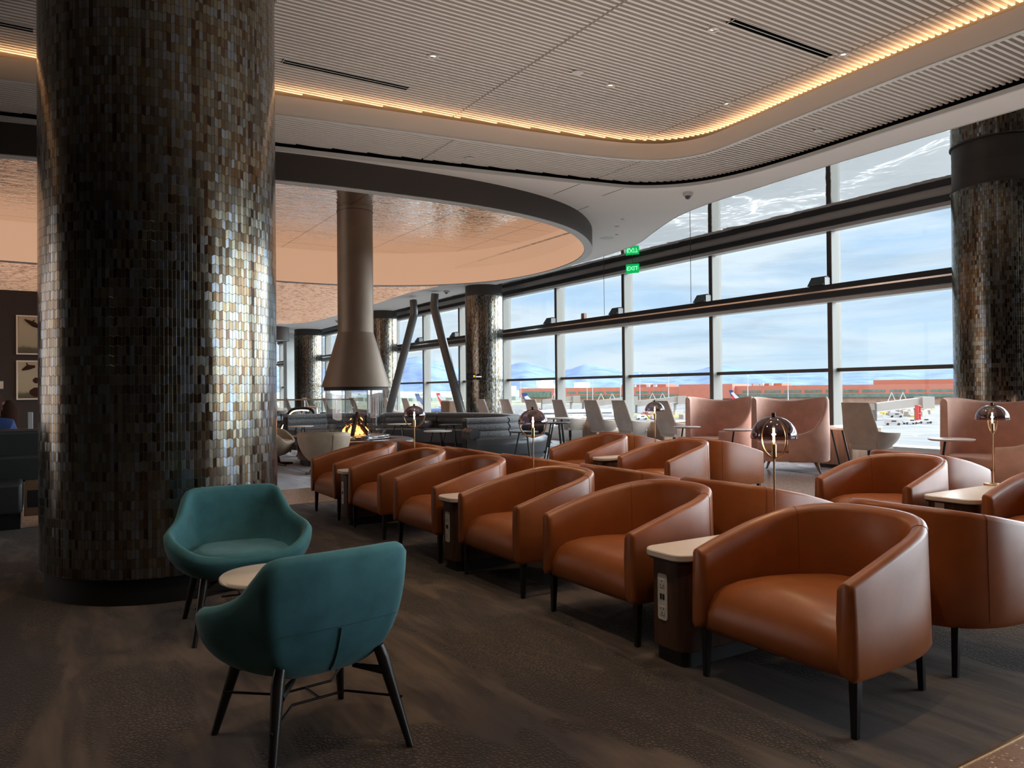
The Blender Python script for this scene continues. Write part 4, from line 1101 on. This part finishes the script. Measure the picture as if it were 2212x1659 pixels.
# bistro tables
def bistro(x, y, h, r, lab, top='white_stone', legs=3):
    o = empty('bistro_table', lab, 'table', (x, y, 0), 0, 'small tables round the banquette')
    MB().lathe([(0, h-.02), (r-.01, h-.02), (r, h-.012), (r, h-.004), (r-.006, h), (0, h)], 40).build('table_top', top, o, ang=50)
    for k in range(legs):
        q = 2*pi*k/legs+.5
        MB().tube([(r*.35*cos(q), r*.35*sin(q), h-.02), (r*.85*cos(q), r*.85*sin(q), 0)], .013, 8).build('leg', 'black_metal', o)
pbr('black_stone', (.03, .03, .032), .15)
bistro(5.95, 12.1, .55, .25, 'white topped bistro table in front of the dark banquette, left of its grey end')
bistro(6.9, 10.75, .56, .24, 'low black topped round table behind the second brass lamp', 'black_stone')
bistro(7.45, 10.6, .70, .26, 'taller black legged table right of the grey leather seat', 'black_stone')
bistro(7.9, 11.15, .75, .26, 'tallest black legged table near the pedestal, farther of two', 'white_stone')
bistro(6.6, 15.3, .55, .26, 'pale topped round table inside the banquette curve, behind the third lamp')
bistro(7.3, 14.2, .55, .26, 'dark topped round table inside the banquette curve', 'black_stone')
bistro(4.6, 15.8, .55, .26, 'round table seen through the fireplace glass edge')

# ================================================================== BEIGE SWIVEL CHAIRS
def swivel():
    o = empty('beige_swivel_chair', '', 'armchair')
    R_ = [(0, .30, .40), (.2, .29, .40), (.33, .24, .45), (.39, .12, .55), (.405, 0, .60), (.38, -.14, .62), (.31, -.27, .63), (.18, -.36, .635), (0, -.385, .635)]
    P = R_+[(-x, y, z) for x, y, z in R_[-2:0:-1]]; C = crom(P, 5, True); rows = []
    for c in C:
        L = sqrt(c.x**2+c.y**2); ux, uy = c.x/L, c.y/L; row = []
        for k in range(11): q = k/10; h = .35+.65*sin(q*pi/2)**.7; row.append((c.x*h, c.y*h, .16+(c.z-.16)*q**1.2))
        for a in (.3, .7): row.append((c.x-ux*.07*a, c.y-uy*.07*a, c.z+.012))
        for k in range(10, -1, -1): q = k/10; h = .3+.7*sin(q*pi/2)**.6; row.append(((c.x-ux*.07)*h, (c.y-uy*.07)*h, .36+(c.z-.36)*q**2))
        rows.append([(0, 0, .16)]+row+[(0, 0, .36)])
    MB().grid(rows, closed_u=True).build('shell', 'beige_leather', o, ang=70)
    MB().lathe([(0, .37), (.27, .37), (.30, .39), (.29, .425), (.2, .44), (0, .44)], 40).build('seat', 'beige_leather', o, ang=60)
    MB().lathe([(.10, .04), (.085, .1), (.07, .17), (0, .17)], 24).build('pedestal', 'walnut', o)
    mb = MB()
    for k in range(4):
        q = pi/4+k*pi/2; mb.tube([(0, 0, .03), (.34*cos(q), .34*sin(q), .015)], [.035, .018], 8)
    mb.build('base', 'walnut', o)
    MB().tube([(.185, -.365, .60), (.17, -.33, .40), (.12, -.24, .22)], .004, 6).build('seam', 'brown_leather', o)
    return o
B0 = swivel(); B0.location = (3.72, 11.55, 0); B0.rotation_euler = (0, 0, radians(-25)); B0['label'] = 'beige leather swivel chair seen from behind, in front of the fireplace'; B0['group'] = 'beige swivel chairs left of the fire'
dup(B0, (3.42, 13.3, 0), radians(-120), 'beige leather swivel chair beside the tiled column, turned to the fire')
dup(B0, (3.70, 15.7, 0), radians(-120), 'tan swivel chair back peeking over the other beige chairs')
o = empty('low_wood_table', 'low dark wood table between the beige swivel chairs', 'table', (4.42, 14.75, 0))
MB().lathe([(0, .36), (.42, .36), (.43, .38), (.43, .40), (0, .40)], 48).build('table_top', 'walnut', o, ang=50)
MB().lathe([(.22, 0), (.08, .3), (.10, .36)], 24).build('pedestal', 'walnut', o)

# ================================================================== ESCALATOR HEAD AND GUARD RAIL
o = empty('escalator_newel', 'escalator end with looping black handrail and lit clear balustrade', 'escalator', (5.1, 18.1, 0), radians(-32))
lp = crom([(-.42, 0, .25), (-.25, 0, .55), (-.10, 0, .78), (.05, 0, .86), (.35, 0, .86), (.47, 0, .78), (.50, 0, .6), (.46, 0, .42), (.36, 0, .30)], 6)
MB().tube(lp, .035, 10).build('handrail', 'black_metal', o)
MB().tube([(p.x*.93+.005, p.y, p.z-.045) for p in lp[:26]], .014, 8).build('light_strip', 'downlight_glow', o)
MB().prism([(-.40, -.008), (.45, -.008), (.45, .008), (-.40, .008)], .22, .82).build('balustrade', 'clear_plastic', o, smooth=False)
MB().box(-.35, .45, -.14, .14, 0, .30).build('base', 'chrome', o, bevel=.03)
o = empty('glass_guard_rail', 'clear guard panel with wooden top rail behind the escalator', 'railing', (6.2, 21.6, 0), radians(-32))
MB().box(-2.0, 1.6, -.035, .035, 1.02, 1.06).build('top_rail', 'rail_wood', o, bevel=.006)
MB().box(-2.0, 1.6, -.008, .008, .45, 1.02).build('glass_panel', 'clear_plastic', o, smooth=False)
MB().box(-2.0, 1.6, -.06, .06, 0, .45).build('kerb', 'kick', o, smooth=False)
for x in (-1.6, -.7, .2, 1.1): MB().tube([(x, -.02, .45), (x, -.02, 1.02)], .018, 8).build('post', 'chrome', o)
o = empty('hand_rail', 'bent tubular steel rail standing in front of the guard panel', 'railing', (5.9, 19.3, 0), radians(-32))
MB().tube(crom([(-.25, 0, .55), (-.2, 0, .75), (-.1, 0, .86), (.05, 0, .86), (.13, 0, .78), (.14, 0, .4), (.14, 0, 0)], 5), .028, 10).build('tube', 'chrome', o)

# monitor by the column
o = empty('wall_monitor', 'small black monitor on an arm beside the tiled column', 'monitor', (9.62, 17.55, 1.62), radians(-32))
MB().box(-.12, .12, -.03, .03, -.08, .08).build('case', 'monitor', o, bevel=.008)
MB().box(-.10, .06, -.034, -.03, -.06, .06).build('screen', 'slot', o, smooth=False)
MB().box(.06, .10, -.036, -.031, -.02, .04).build('indicator', 'screen_yellow', o, smooth=False)
MB().tube([(.1, .03, 0), (.28, .2, 0)], .02, 8).build('arm', 'chrome', o)

# exit sign
o = empty('exit_sign', 'green EXIT sign hanging under the ceiling edge near the windows', 'sign', (11.05, 12.75, 3.80), radians(-58))
MB().box(-.15, .15, -.012, .012, 0, .20).build('panel', 'exit_green', o, bevel=.003)
MB().tube([(0, 0, .2), (0, 0, .30)], .006, 6).build('hanger', 'chrome', o)
tx = bpy.data.curves.new('txt', 'FONT'); tx.body = 'EXIT'; tx.size = .125; tx.align_x = 'CENTER'; tx.align_y = 'CENTER'; tx.extrude = .001; tx.offset = .002
to = bpy.data.objects.new('tmp', tx); link(to); dg = bpy.context.evaluated_depsgraph_get(); me = bpy.data.meshes.new_from_object(to.evaluated_get(dg)); bpy.data.objects.remove(to)
me.transform(Matrix.Rotation(pi/2, 4, 'X')); me.materials.clear(); me.materials.append(MATS['exit_text'])
q = bpy.data.objects.new('lettering', me); link(q, o); q.location = (0, -.014, .10)
MB().add([(-.135, -.014, .10), (-.118, -.014, .085), (-.118, -.014, .115)], [(0, 1, 2)]).add([(.135, -.014, .10), (.118, -.014, .115), (.118, -.014, .085)], [(0, 1, 2)]).build('arrows', 'exit_text', o, smooth=False)

# ================================================================== LEFT BOOTH AND PEOPLE
o = empty('booth_bench', 'dark grey booth bench with high back behind the near column', 'sofa', (-.55, 8.9, 0))
MB().box(-3.4, .62, -.02, .14, .42, .90).box(-3.4, .62, -.10, .04, .40, .66).build('backrest', 'booth', o, bevel=.03, segs=3)
MB().box(-3.4, .40, -.55, .0, .15, .44).build('seat', 'booth', o, bevel=.035, segs=3)
MB().box(.41, .62, -.5, .10, .12, .42).build('end_panel', 'booth_wood', o, bevel=.005)
MB().box(.44, .60, -.505, -.5, .2, .36).build('socket_box', 'slot', o, smooth=False)
MB().box(-3.35, .38, -.45, 0, 0, .15).build('plinth', 'kick', o, smooth=False)
MB().box(-3.4, .60, .14, .34, .88, .905).build('ledge', 'kick', o, bevel=.004)
o = MB().box(-.022, .022, -.02, .02, 0, .17).build('ledge_post', 'rim_pale', bevel=.004, loc=(-.095, 9.12, .905)); tag(o, 'short pale metal upright on the booth back beside the near column', 'post')

def figure(name, lab, loc, rz, shirt, hair_len, jacket=None):
    o = empty(name, lab, 'person', loc, rz)
    vs = [(0, 0, .50), (0, .01, .72), (0, 0, .93), (0, -.01, 1.06), (0, -.02, 1.12), (.17, 0, .98), (.22, -.06, .74), (.20, -.26, .68), (.19, -.34, .69), (-.17, 0, .98), (-.22, -.06, .74), (-.20, -.26, .68), (-.19, -.34, .69), (.10, -.06, .50), (.11, -.46, .50), (.11, -.48, .10), (.11, -.60, .04), (-.10, -.06, .50), (-.11, -.46, .50), (-.11, -.48, .10), (-.11, -.60, .04)]
    es = [(0, 1), (1, 2), (2, 3), (3, 4), (2, 5), (5, 6), (6, 7), (7, 8), (2, 9), (9, 10), (10, 11), (11, 12), (0, 13), (13, 14), (14, 15), (15, 16), (0, 17), (17, 18), (18, 19), (19, 20)]
    rd = [.15, .14, .15, .06, .05, .065, .05, .035, .025, .065, .05, .035, .025, .09, .07, .045, .035, .09, .07, .045, .035]
    def skin(nm, idx, mat, grow, parent):
        mp = {v: i for i, v in enumerate(idx)}; me = bpy.data.meshes.new(nm)
        me.from_pydata([vs[i] for i in idx], [(mp[a], mp[b]) for a, b in es if a in mp and b in mp], [])
        ob = bpy.data.objects.new(nm, me); link(ob, parent); me.materials.append(MATS[mat])
        md = ob.modifiers.new('skin', 'SKIN')
        for i, v in enumerate(idx): me.skin_vertices[0].data[i].radius = (rd[v]*grow, rd[v]*grow*(.72 if v in (0, 1, 2) else 1))
        me.skin_vertices[0].data[0].use_root = True
        s_ = ob.modifiers.new('sub', 'SUBSURF'); s_.levels = 2; s_.render_levels = 2
        md.use_smooth_shade = True
        return ob
    b = skin('body', list(range(21)), 'skin', 1.0, o)
    skin('shirt', [1, 2, 3, 5, 6, 7, 9, 10, 11], shirt, 1.30, o)
    skin('trousers', [0, 13, 14, 15, 17, 18, 19], 'trouser', 1.1, o)
    # head
    rows = []
    for k in range(15):
        ph = pi*k/14; z = 1.235+.118*cos(ph); r = .079*sin(ph)**.8; row = []
        for j in range(24):
            q = 2*pi*j/24; x = r*cos(q); y = r*1.18*sin(q)
            if z < 1.2: y += -.012*(1.2-z)/.08; x *= 1-.9*(1.2-z)
            if y < 0 and abs(x) < .02 and 1.19 < z < 1.25: y -= .018*(1-abs(x)/.02)
            row.append((x, y-.01, z))
        rows.append(row)
    hd = MB().grid(rows, closed_v=True).build('head', 'skin', o, ang=80)
    for s_ in (-1, 1):
        MB().ball((s_*.078, .0, 1.235), .022, 10, (.4, .8, 1.3)).build('ear', 'skin', hd)
        MB().ball((s_*.030, -.088, 1.248), .012, 10).build('eye', 'paper', hd)
        MB().ball((s_*.030, -.098, 1.248), .0055, 8).build('pupil', 'slot', hd)
    MB().tube([(-.022, -.092, 1.175), (0, -.098, 1.173), (.022, -.092, 1.175)], [.003, .006, .003], 8).build('mouth', 'ember_skin', hd)
    rows = []
    for k in range(16):
        q = k/15; zt = 1.365-(.20+hair_len)*q; row = []
        for j in range(25):
            a = radians(-42+264*j/24); rr = (.092*sin(min(1, .12+q*2.2)*pi/2))*(1+.1*max(0, q-.5)); row.append((rr*cos(a), rr*1.2*sin(a)+.0, zt))
        rows.append(row)
    MB().grid(rows).build('hair', 'hair_brown', o, solid=.02)
    hand = None
    for s_ in (-1, 1):
        hb = MB().ball((s_*.19, -.37, .69), .035, 12, (.8, 1.1, .45))
        for f_, (dx, ln) in enumerate(((-.024, .055), (-.008, .066), (.008, .062), (.024, .048))):
            p = Vector((s_*.19+dx, -.395, .69)); hb.tube([p, p+Vector((0, -ln*.55, .002)), p+Vector((0, -ln, -.016))], [.009, .0085, .007], 8)
        p = Vector((s_*.19-s_*.03, -.365, .69)); hb.tube([p, p+Vector((-s_*.02, -.02, 0)), p+Vector((-s_*.024, -.042, -.006))], [.010, .009, .008], 8)
        hb.build('hand', 'skin', o)
    return o
pbr('ember_skin', (.35, .11, .09), .5)
figure('person', 'seated person with long brown hair in a pale denim jacket, at the photo edge', (-.33, 10.70, 0), radians(-95), 'denim', .20).scale = (.9, .9, .87)
figure('person', 'seated person in a dark blue shirt behind the booth back, mostly outside the photo', (-.45, 9.72, 0), radians(175), 'blue_shirt', .02).scale = (.95, .9, .95)
# ================================================================== OUTSIDE
GZ = -12.0
def cam_pt(x, D, z):
    """the point at depth D seen in photo column x, at height z"""
    d = f0+cr_*((x-1106)/FPX); v = d*(D/ d.dot(f0)); return Vector((v.x, v.y, z))
o = MB().add([(14, -3000, GZ), (9000, -3000, GZ), (9000, 9000, GZ), (14, 9000, GZ)], [(0, 1, 2, 3)]).build('ground', 'tarmac', smooth=False); struct(o)
o = MB().box(11.6, 14.2, -60, 120, GZ, -.3).build('wall_below', 'wall_grey', smooth=False); struct(o)
# terminal building
o = empty('terminal_building', 'long salmon brick terminal across the tarmac with two rows of windows', 'building', (0, 0, GZ))
A = cam_pt(1122, 830, 0); Bp = cam_pt(2600, 470, 0); A.z = Bp.z = 0
ax = (Bp-A).normalized(); nrm = Vector((ax.y, -ax.x, 0)); Lh = (Bp-A).length
if nrm.dot(-A) < 0: nrm = -nrm
Mw = Matrix(((ax.x, -nrm.x, 0, A.x), (ax.y, -nrm.y, 0, A.y), (0, 0, 1, 0), (0, 0, 0, 1)))
def wx(px):  # distance along the facade for a photo column
    d = f0+cr_*((px-1106)/FPX); d.z = 0
    den = d.x*ax.y-d.y*ax.x
    tt = (A.x*ax.y-A.y*ax.x)/den; return (d*tt-A).dot(ax)
def bx(mb, a, b, y0, y1, z0, z1): return mb.box(a, b, y0, y1, z0, z1, Mw)
bx(MB(), 0, Lh, 0, 40, 5.2, 15.2).build('upper_wall', 'salmon', o, smooth=False)
bx(MB(), 0, Lh, 3, 40, 0, 5.2).build('ground_floor', 'tan_wall', o, smooth=False)
bx(MB(), wx(1473), wx(1588), -6, 30, 4.4, 17.2).build('stair_block', 'salmon', o, smooth=False)
bx(MB(), wx(1338), wx(1434), 4, 25, 15.2, 17.8).build('roof_block', 'salmon_dark', o, smooth=False)
bx(MB(), wx(1620), wx(1685), 4, 25, 15.2, 17.2).build('roof_block', 'salmon_dark', o, smooth=False)
bx(MB(), wx(1885), wx(2110), 2, 25, 15.2, 18.6).build('roof_block', 'salmon_dark', o, smooth=False)
bx(MB(), 6, wx(1190), -1, 0, 5.6, 11.6).build('glass_front', 'green_glass', o, smooth=False)
x = wx(1225)
while x < Lh-20:
    w = random.choice((11, 14, 17))
    if not (wx(1473)-w < x < wx(1588)): bx(MB(), x, x+w, -.3, 0, 9.2, 11.2).build('window', 'green_glass', o, smooth=False)
    x += w+3.0
bx(MB(), wx(1230), wx(1470), -.3, 0, 5.4, 7.9).build('window_band', 'green_glass', o, smooth=False)
bx(MB(), wx(1590), Lh, -.3, 0, 5.4, 8.0).build('window_band', 'green_glass', o, smooth=False)
r = MB()
for px in (1350, 1365, 1395, 1410, 1625, 1632, 1640, 1660): q = wx(px); bx(r, q, q+3, 1, 4, 15.2, 17.4)
r.build('roof_plant', 'plane_white', o, smooth=False)
# light poles
P0 = None
for px, D, hh, lab in ((1125, 700, 21, 'tall white light pole beyond the left end of the salmon terminal'), (1198, 650, 22, 'tall white light pole above the terminal, left of a window mullion'), (1268, 640, 24, 'left of two close light poles above the terminal'), (1280, 640, 24, 'right of two close light poles above the terminal'), (1340, 620, 25, 'light pole standing over the terminal roof block'), (1382, 600, 26, 'light pole in front of the terminal, left of the wide stair block'), (1444, 600, 26, 'light pole just left of the salmon stair block'), (1615, 520, 22, 'light pole above the terminal beside the roof plant'), (1702, 520, 24, 'light pole above the terminal in the widest pane'), (1797, 520, 22, 'light pole next to the mullion by the lone work chair')):
    c = cam_pt(px, D, GZ)
    if P0 is None:
        P0 = empty('light_pole', lab, 'light pole', c, 0, 'light poles at the terminal')
        MB().tube([(0, 0, 0), (0, 0, hh)], [.4, .2], 6).build('pole', 'pole_white', P0)
        MB().box(-1.2, 1.2, -.3, .3, hh-.6, hh).build('lamp_head', 'pole_white', P0, smooth=False)
    else: dup(P0, c, 0, lab).scale = (1, 1, hh/21)
# aeroplanes
def plane(lab, loc, rz, tail, tail2, body='plane_white', s_=1.0):
    o = empty('airliner', lab, 'airplane', loc, rz, 'parked airliners'); n = 14
    pts = [(-19, 0, 4.6), (-15, 0, 4.2), (-9, 0, 3.8), (0, 0, 3.6), (12, 0, 3.6), (16, 0, 3.5), (18.6, 0, 3.3), (19.3, 0, 3.1)]
    MB().tube(pts, [.35, 1.1, 1.85, 2.0, 2.0, 1.8, .95, .3], 20).build('fuselage', body, o)
    for s2 in (1, -1):
        MB().add([(4, 1.5*s2, 3), (-2.5, 1.5*s2, 3), (-7.5, 17*s2, 4.2), (-5.8, 17*s2, 4.2), (4, 1.5*s2, 3.3), (-2.5, 1.5*s2, 3.4), (-7.5, 17*s2, 4.35), (-5.8, 17*s2, 4.35)], [(0, 1, 2, 3), (7, 6, 5, 4), (0, 4, 5, 1), (1, 5, 6, 2), (2, 6, 7, 3), (3, 7, 4, 0)]).build('wing', 'plane_white', o, smooth=False)
        MB().add([(-14.5, .5*s2, 4.6), (-17.5, .5*s2, 4.6), (-19.6, 6*s2, 5.2), (-18.2, 6*s2, 5.2)], [(0, 1, 2, 3)]).build('tailplane', 'plane_white', o, smooth=False, solid=.2)
        MB().tube([(3.6, 5*s2, 2.0), (2.4, 5*s2, 2.0), (.2, 5*s2, 2.0)], [1.0, 1.1, .6], 14).build('engine', 'tail_navy', o)
    MB().add([(-12.2, 0, 5.2), (-17.8, 0, 5.2), (-19.3, 0, 8.8), (-17.0, 0, 8.8)], [(0, 1, 2, 3)]).build('tail_fin', tail2, o, smooth=False, solid=.5)
    MB().add([(-17.0, 0, 8.8), (-19.3, 0, 8.8), (-20.6, 0, 12.2), (-18.4, 0, 12.2)], [(0, 1, 2, 3)]).build('tail_fin', tail, o, smooth=False, solid=.5)
    MB().add([(-13.6, -.3, 6.6), (-15.4, -.3, 5.6), (-19.6, -.3, 10.6), (-18.2, -.3, 11.2)], [(0, 1, 2, 3)]).build('fin_stripe', 'plane_white' if tail2 != 'plane_white' else 'tail_blue', o, smooth=False, solid=.02)
    MB().box(-12, 15, -2.01, 2.01, 3.9, 4.25).build('window_line', 'car_glass', o, smooth=False)
    MB().tube([(14, 0, 2), (14, 0, .0)], .35, 8).tube([(-1, 2.6, 2), (-1, 2.6, 0)], .5, 8).tube([(-1, -2.6, 2), (-1, -2.6, 0)], .5, 8).build('landing_gear', 'tyre', o)
    return o
plane('airliner with red and navy tail, nose to the right, in front of the salmon terminal', cam_pt(1238, 300, GZ), radians(-32+4), 'tail_navy', 'tail_red')
plane('airliner with red and navy tail partly behind the window mullion', cam_pt(1160, 235, GZ), radians(-60), 'tail_navy', 'tail_red')
plane('airliner with dark blue and white tail seen left of the tiled column', cam_pt(985, 330, GZ), radians(-55), 'tail_blue', 'plane_white', 'tail_blue')
plane('airliner with plain red tail far off left of the tiled column', cam_pt(1020, 420, GZ), radians(-40), 'tail_red', 'tail_red')
plane('airliner tail just showing over the pink wing chair', cam_pt(1652, 430, GZ), radians(-30), 'tail_navy', 'tail_red')
# jet bridges
def bridge(px, D, ln, rz, lab):
    o = empty('jet_bridge', lab, 'jet bridge', cam_pt(px, D, GZ), rz, 'jet bridges at the terminal')
    Mx = Matrix.Rotation(radians(-6), 4, 'Y')
    MB().box(-ln/2, ln/2, -1.6, 1.6, 4.6, 7.8, Mx).build('tunnel', 'bridge_grey', o, smooth=False)
    MB().box(-ln/2, ln/2, -1.8, 1.8, 4.2, 4.6, Mx).build('sill_beam', 'plane_white', o, smooth=False)
    MB().box(-ln/2-.5, -ln/2, -2, 2, 0, 7).build('lift_column', 'steel_brace', o, smooth=False)
    MB().tube([(ln/2-2, 0, 5), (ln/2-2, 0, 0)], .8, 10).box(ln/2-1.0, ln/2+4, -2.6, 2.6, 4.6, 9.2).build('rotunda', 'bridge_grey', o, smooth=False)
    for s_ in (-1, 1): MB().tube([(ln*.12*s_-1.6, 0, 7.6), (ln*.12*s_, 0, 11.0), (ln*.12*s_+1.6, 0, 7.6)], .2, 6).build('truss', 'plane_white', o)
bridge(1938, 300, 20, radians(-25), 'pale jet bridge sloping up beside the lone taupe work chair')
bridge(1310, 420, 26, radians(-30), 'pale jet bridge in front of the terminal over the middle work chairs')
bridge(1420, 430, 24, radians(-30), 'pale jet bridge near the salmon stair block')
bridge(1205, 520, 22, radians(-30), 'pale jet bridge at the far left end of the terminal')
o = empty('loading_tower', 'red steel loading tower beside the rightmost jet bridge', 'tower', cam_pt(1982, 290, GZ))
o.scale = (.62, .62, .72)
MB().box(-1.3, 1.3, -1.3, 1.3, 0, 1).box(-1.2, -.9, -1.2, 1.2, 1, 8).box(.9, 1.2, -1.2, 1.2, 1, 8).box(-1.3, 1.3, -1.3, 1.3, 8, 8.6).box(-1.3, 1.3, -1.2, 1.2, 4, 4.4).build('frame', 'truck_red', o, smooth=False)
# vehicles
def pickup(lab, loc, rz, mat='van_white', kind='pickup'):
    o = empty('service_truck' if kind == 'pickup' else 'service_van', lab, 'truck' if kind == 'pickup' else 'van', loc, rz, 'service vehicles on the tarmac')
    if kind == 'pickup': pr = [(-2.7, .5), (2.7, .5), (2.75, 1.0), (1.3, 1.15), (.7, 1.8), (-.7, 1.8), (-.9, 1.15), (-2.7, 1.15)]
    else: pr = [(-2.6, .45), (2.6, .45), (2.6, 1.1), (2.0, 1.3), (1.5, 2.2), (-2.5, 2.25), (-2.6, 1.2)]
    n = len(pr); MB().add([(x, -.95, z) for x, z in pr]+[(x, .95, z) for x, z in pr], [tuple(range(n)), tuple(range(n, 2*n))[::-1]]+[(k, (k+1) % n, n+(k+1) % n, n+k) for k in range(n)]).build('body', mat, o, bevel=.08)
    MB().box(-.6, .9, -.97, .97, 1.2, 1.65).build('side_glass', 'car_glass', o, smooth=False)
    for x in (-1.7, 1.7):
        for y in (-.85, .85): MB().tube([(x, y-.12, .42), (x, y+.12, .42)], .42, 14).build('wheel', 'tyre', o)
    return o
vd = [(1965, 268, 'nearest white pickup right of the lone work chair'), (1928, 262, 'white pickup just behind the nearest one'), (1996, 272, 'white van behind the pickups by the lone work chair'), (1935, 330, 'white vehicle farther back left of the pickups'), (1790, 275, 'boxy white vehicle with dark window beside the mullion'), (1776, 300, 'white pickup between pink wing chair and mullion'), (1782, 340, 'white vehicle at the back row between pink chair and mullion'), (1885, 420, 'yellow service cart near the work chair back'), (1242, 330, 'white cart in front of the airliner nose'), (1258, 350, 'white truck behind the second row of work chairs'), (1325, 330, 'white truck between two work chairs'), (1385, 330, 'white truck near the smallest brass lamp'), (1395, 380, 'small red and white truck below the terminal')]
for i, (px, D, lab) in enumerate(vd):
    pickup(lab, cam_pt(px, D, GZ), radians(-32+random.uniform(-25, 25)), 'vest_yellow' if 'yellow' in lab else 'truck_red' if 'red' in lab else 'van_white', 'pickup' if i % 2 == 0 else 'van')
# small ramp gear nobody could count
BUSY = [(Vector(o_.location), {'airplane': 26, 'jet bridge': 22, 'tower': 5}.get(o_.get('category'), 6)) for o_ in COL.objects if o_.get('category') in ('airplane', 'jet bridge', 'tower', 'truck', 'van')]
def free(c): return all((c-p).length > r for p, r in BUSY)
mb = MB()
for k in range(260):
    px = random.choice((random.uniform(1210, 1480), random.uniform(1765, 2010), random.uniform(1500, 1800))); D = random.uniform(330, 440); c = cam_pt(px, D, GZ); a, b, h = random.uniform(.6, 2.4), random.uniform(.5, 1.2), random.uniform(.6, 2.6)
    if free(c): mb.box(c.x-a, c.x+a, c.y-b, c.y+b, GZ, GZ+h)
o = mb.build('ramp_equipment', 'bridge_grey', smooth=False); tag(o, 'scattered carts and ramp gear in front of the terminal', 'ramp equipment'); o['kind'] = 'stuff'
mb = MB()
for k in range(90):
    px = random.choice((random.uniform(1210, 1480), random.uniform(1765, 2010))); D = random.uniform(330, 440); c = cam_pt(px, D, GZ); a, h = random.uniform(.3, 1.4), random.uniform(.5, 1.8)
    if free(c): mb.box(c.x-a, c.x+a, c.y-a, c.y+a, GZ, GZ+h)
o = mb.build('ramp_cones', 'vest_yellow', smooth=False); tag(o, 'yellow ramp markers and gear scattered by the terminal', 'ramp gear'); o['kind'] = 'stuff'
# distant city: low buildings and trees
mb = MB(); mt = MB()
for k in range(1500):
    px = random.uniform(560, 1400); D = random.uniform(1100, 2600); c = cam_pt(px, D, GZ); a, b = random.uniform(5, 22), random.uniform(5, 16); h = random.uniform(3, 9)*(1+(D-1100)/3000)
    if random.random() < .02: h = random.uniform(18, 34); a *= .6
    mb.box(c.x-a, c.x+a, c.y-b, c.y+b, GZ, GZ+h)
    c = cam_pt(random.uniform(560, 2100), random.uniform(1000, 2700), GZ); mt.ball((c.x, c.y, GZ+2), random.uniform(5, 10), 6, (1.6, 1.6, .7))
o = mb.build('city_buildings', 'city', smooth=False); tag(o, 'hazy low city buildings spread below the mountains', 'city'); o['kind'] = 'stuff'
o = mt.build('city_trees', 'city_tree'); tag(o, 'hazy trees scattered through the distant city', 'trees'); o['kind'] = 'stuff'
# mountains: ridge heights by photo column
ridge = [(300, 790), (640, 800), (760, 795), (840, 778), (880, 773), (905, 771), (940, 779), (980, 794), (1010, 800), (1050, 808), (1090, 795), (1120, 783), (1140, 782), (1165, 791), (1200, 801), (1235, 797), (1262, 788), (1290, 790), (1330, 797), (1370, 803), (1420, 805), (1500, 801), (1545, 789), (1575, 790), (1640, 800), (1700, 806), (1780, 803), (1830, 806), (1900, 801), (1990, 804), (2080, 796), (2400, 780), (2900, 760)]
def hz(px): return 843.3-.0093*(px-1106)
def nz(a, b):
    from mathutils import noise
    return noise.fractal(Vector((a, b, 0)), 1.0, 2.0, 5)
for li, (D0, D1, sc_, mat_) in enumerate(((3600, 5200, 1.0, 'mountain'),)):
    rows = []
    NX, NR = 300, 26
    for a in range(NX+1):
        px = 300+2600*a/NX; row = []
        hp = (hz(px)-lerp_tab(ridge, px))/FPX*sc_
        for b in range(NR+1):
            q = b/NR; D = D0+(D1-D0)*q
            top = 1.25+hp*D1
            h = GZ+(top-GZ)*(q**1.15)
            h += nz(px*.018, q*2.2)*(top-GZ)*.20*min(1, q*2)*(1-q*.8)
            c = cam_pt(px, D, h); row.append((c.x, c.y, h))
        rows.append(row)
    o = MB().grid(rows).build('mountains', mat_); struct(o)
# soft overcast daylight from the window side
sl = bpy.data.lights.new('daylight', 'SUN'); sl.energy = 14; sl.color = (.90, .95, 1.0); sl.angle = radians(100)
so_ = bpy.data.objects.new('daylight', sl); link(so_)
EL, AZS = radians(24), radians(110)
dv = -Vector((cos(EL)*sin(AZS), cos(EL)*cos(AZS), sin(EL)))
so_.rotation_euler = dv.to_track_quat('-Z', 'Y').to_euler()

SC.view_settings.view_transform = 'Standard'; SC.view_settings.look = 'None'; SC.view_settings.gamma = 1; SC.view_settings.use_curve_mapping = False
SC.view_settings.exposure = 0.36
SC.cycles.use_denoising = True
SC.cycles.max_bounces = 10; SC.cycles.diffuse_bounces = 5; SC.cycles.glossy_bounces = 5; SC.cycles.transparent_max_bounces = 16
SC.cycles.sample_clamp_indirect = 6; SC.cycles.caustics_reflective = False; SC.cycles.caustics_refractive = False
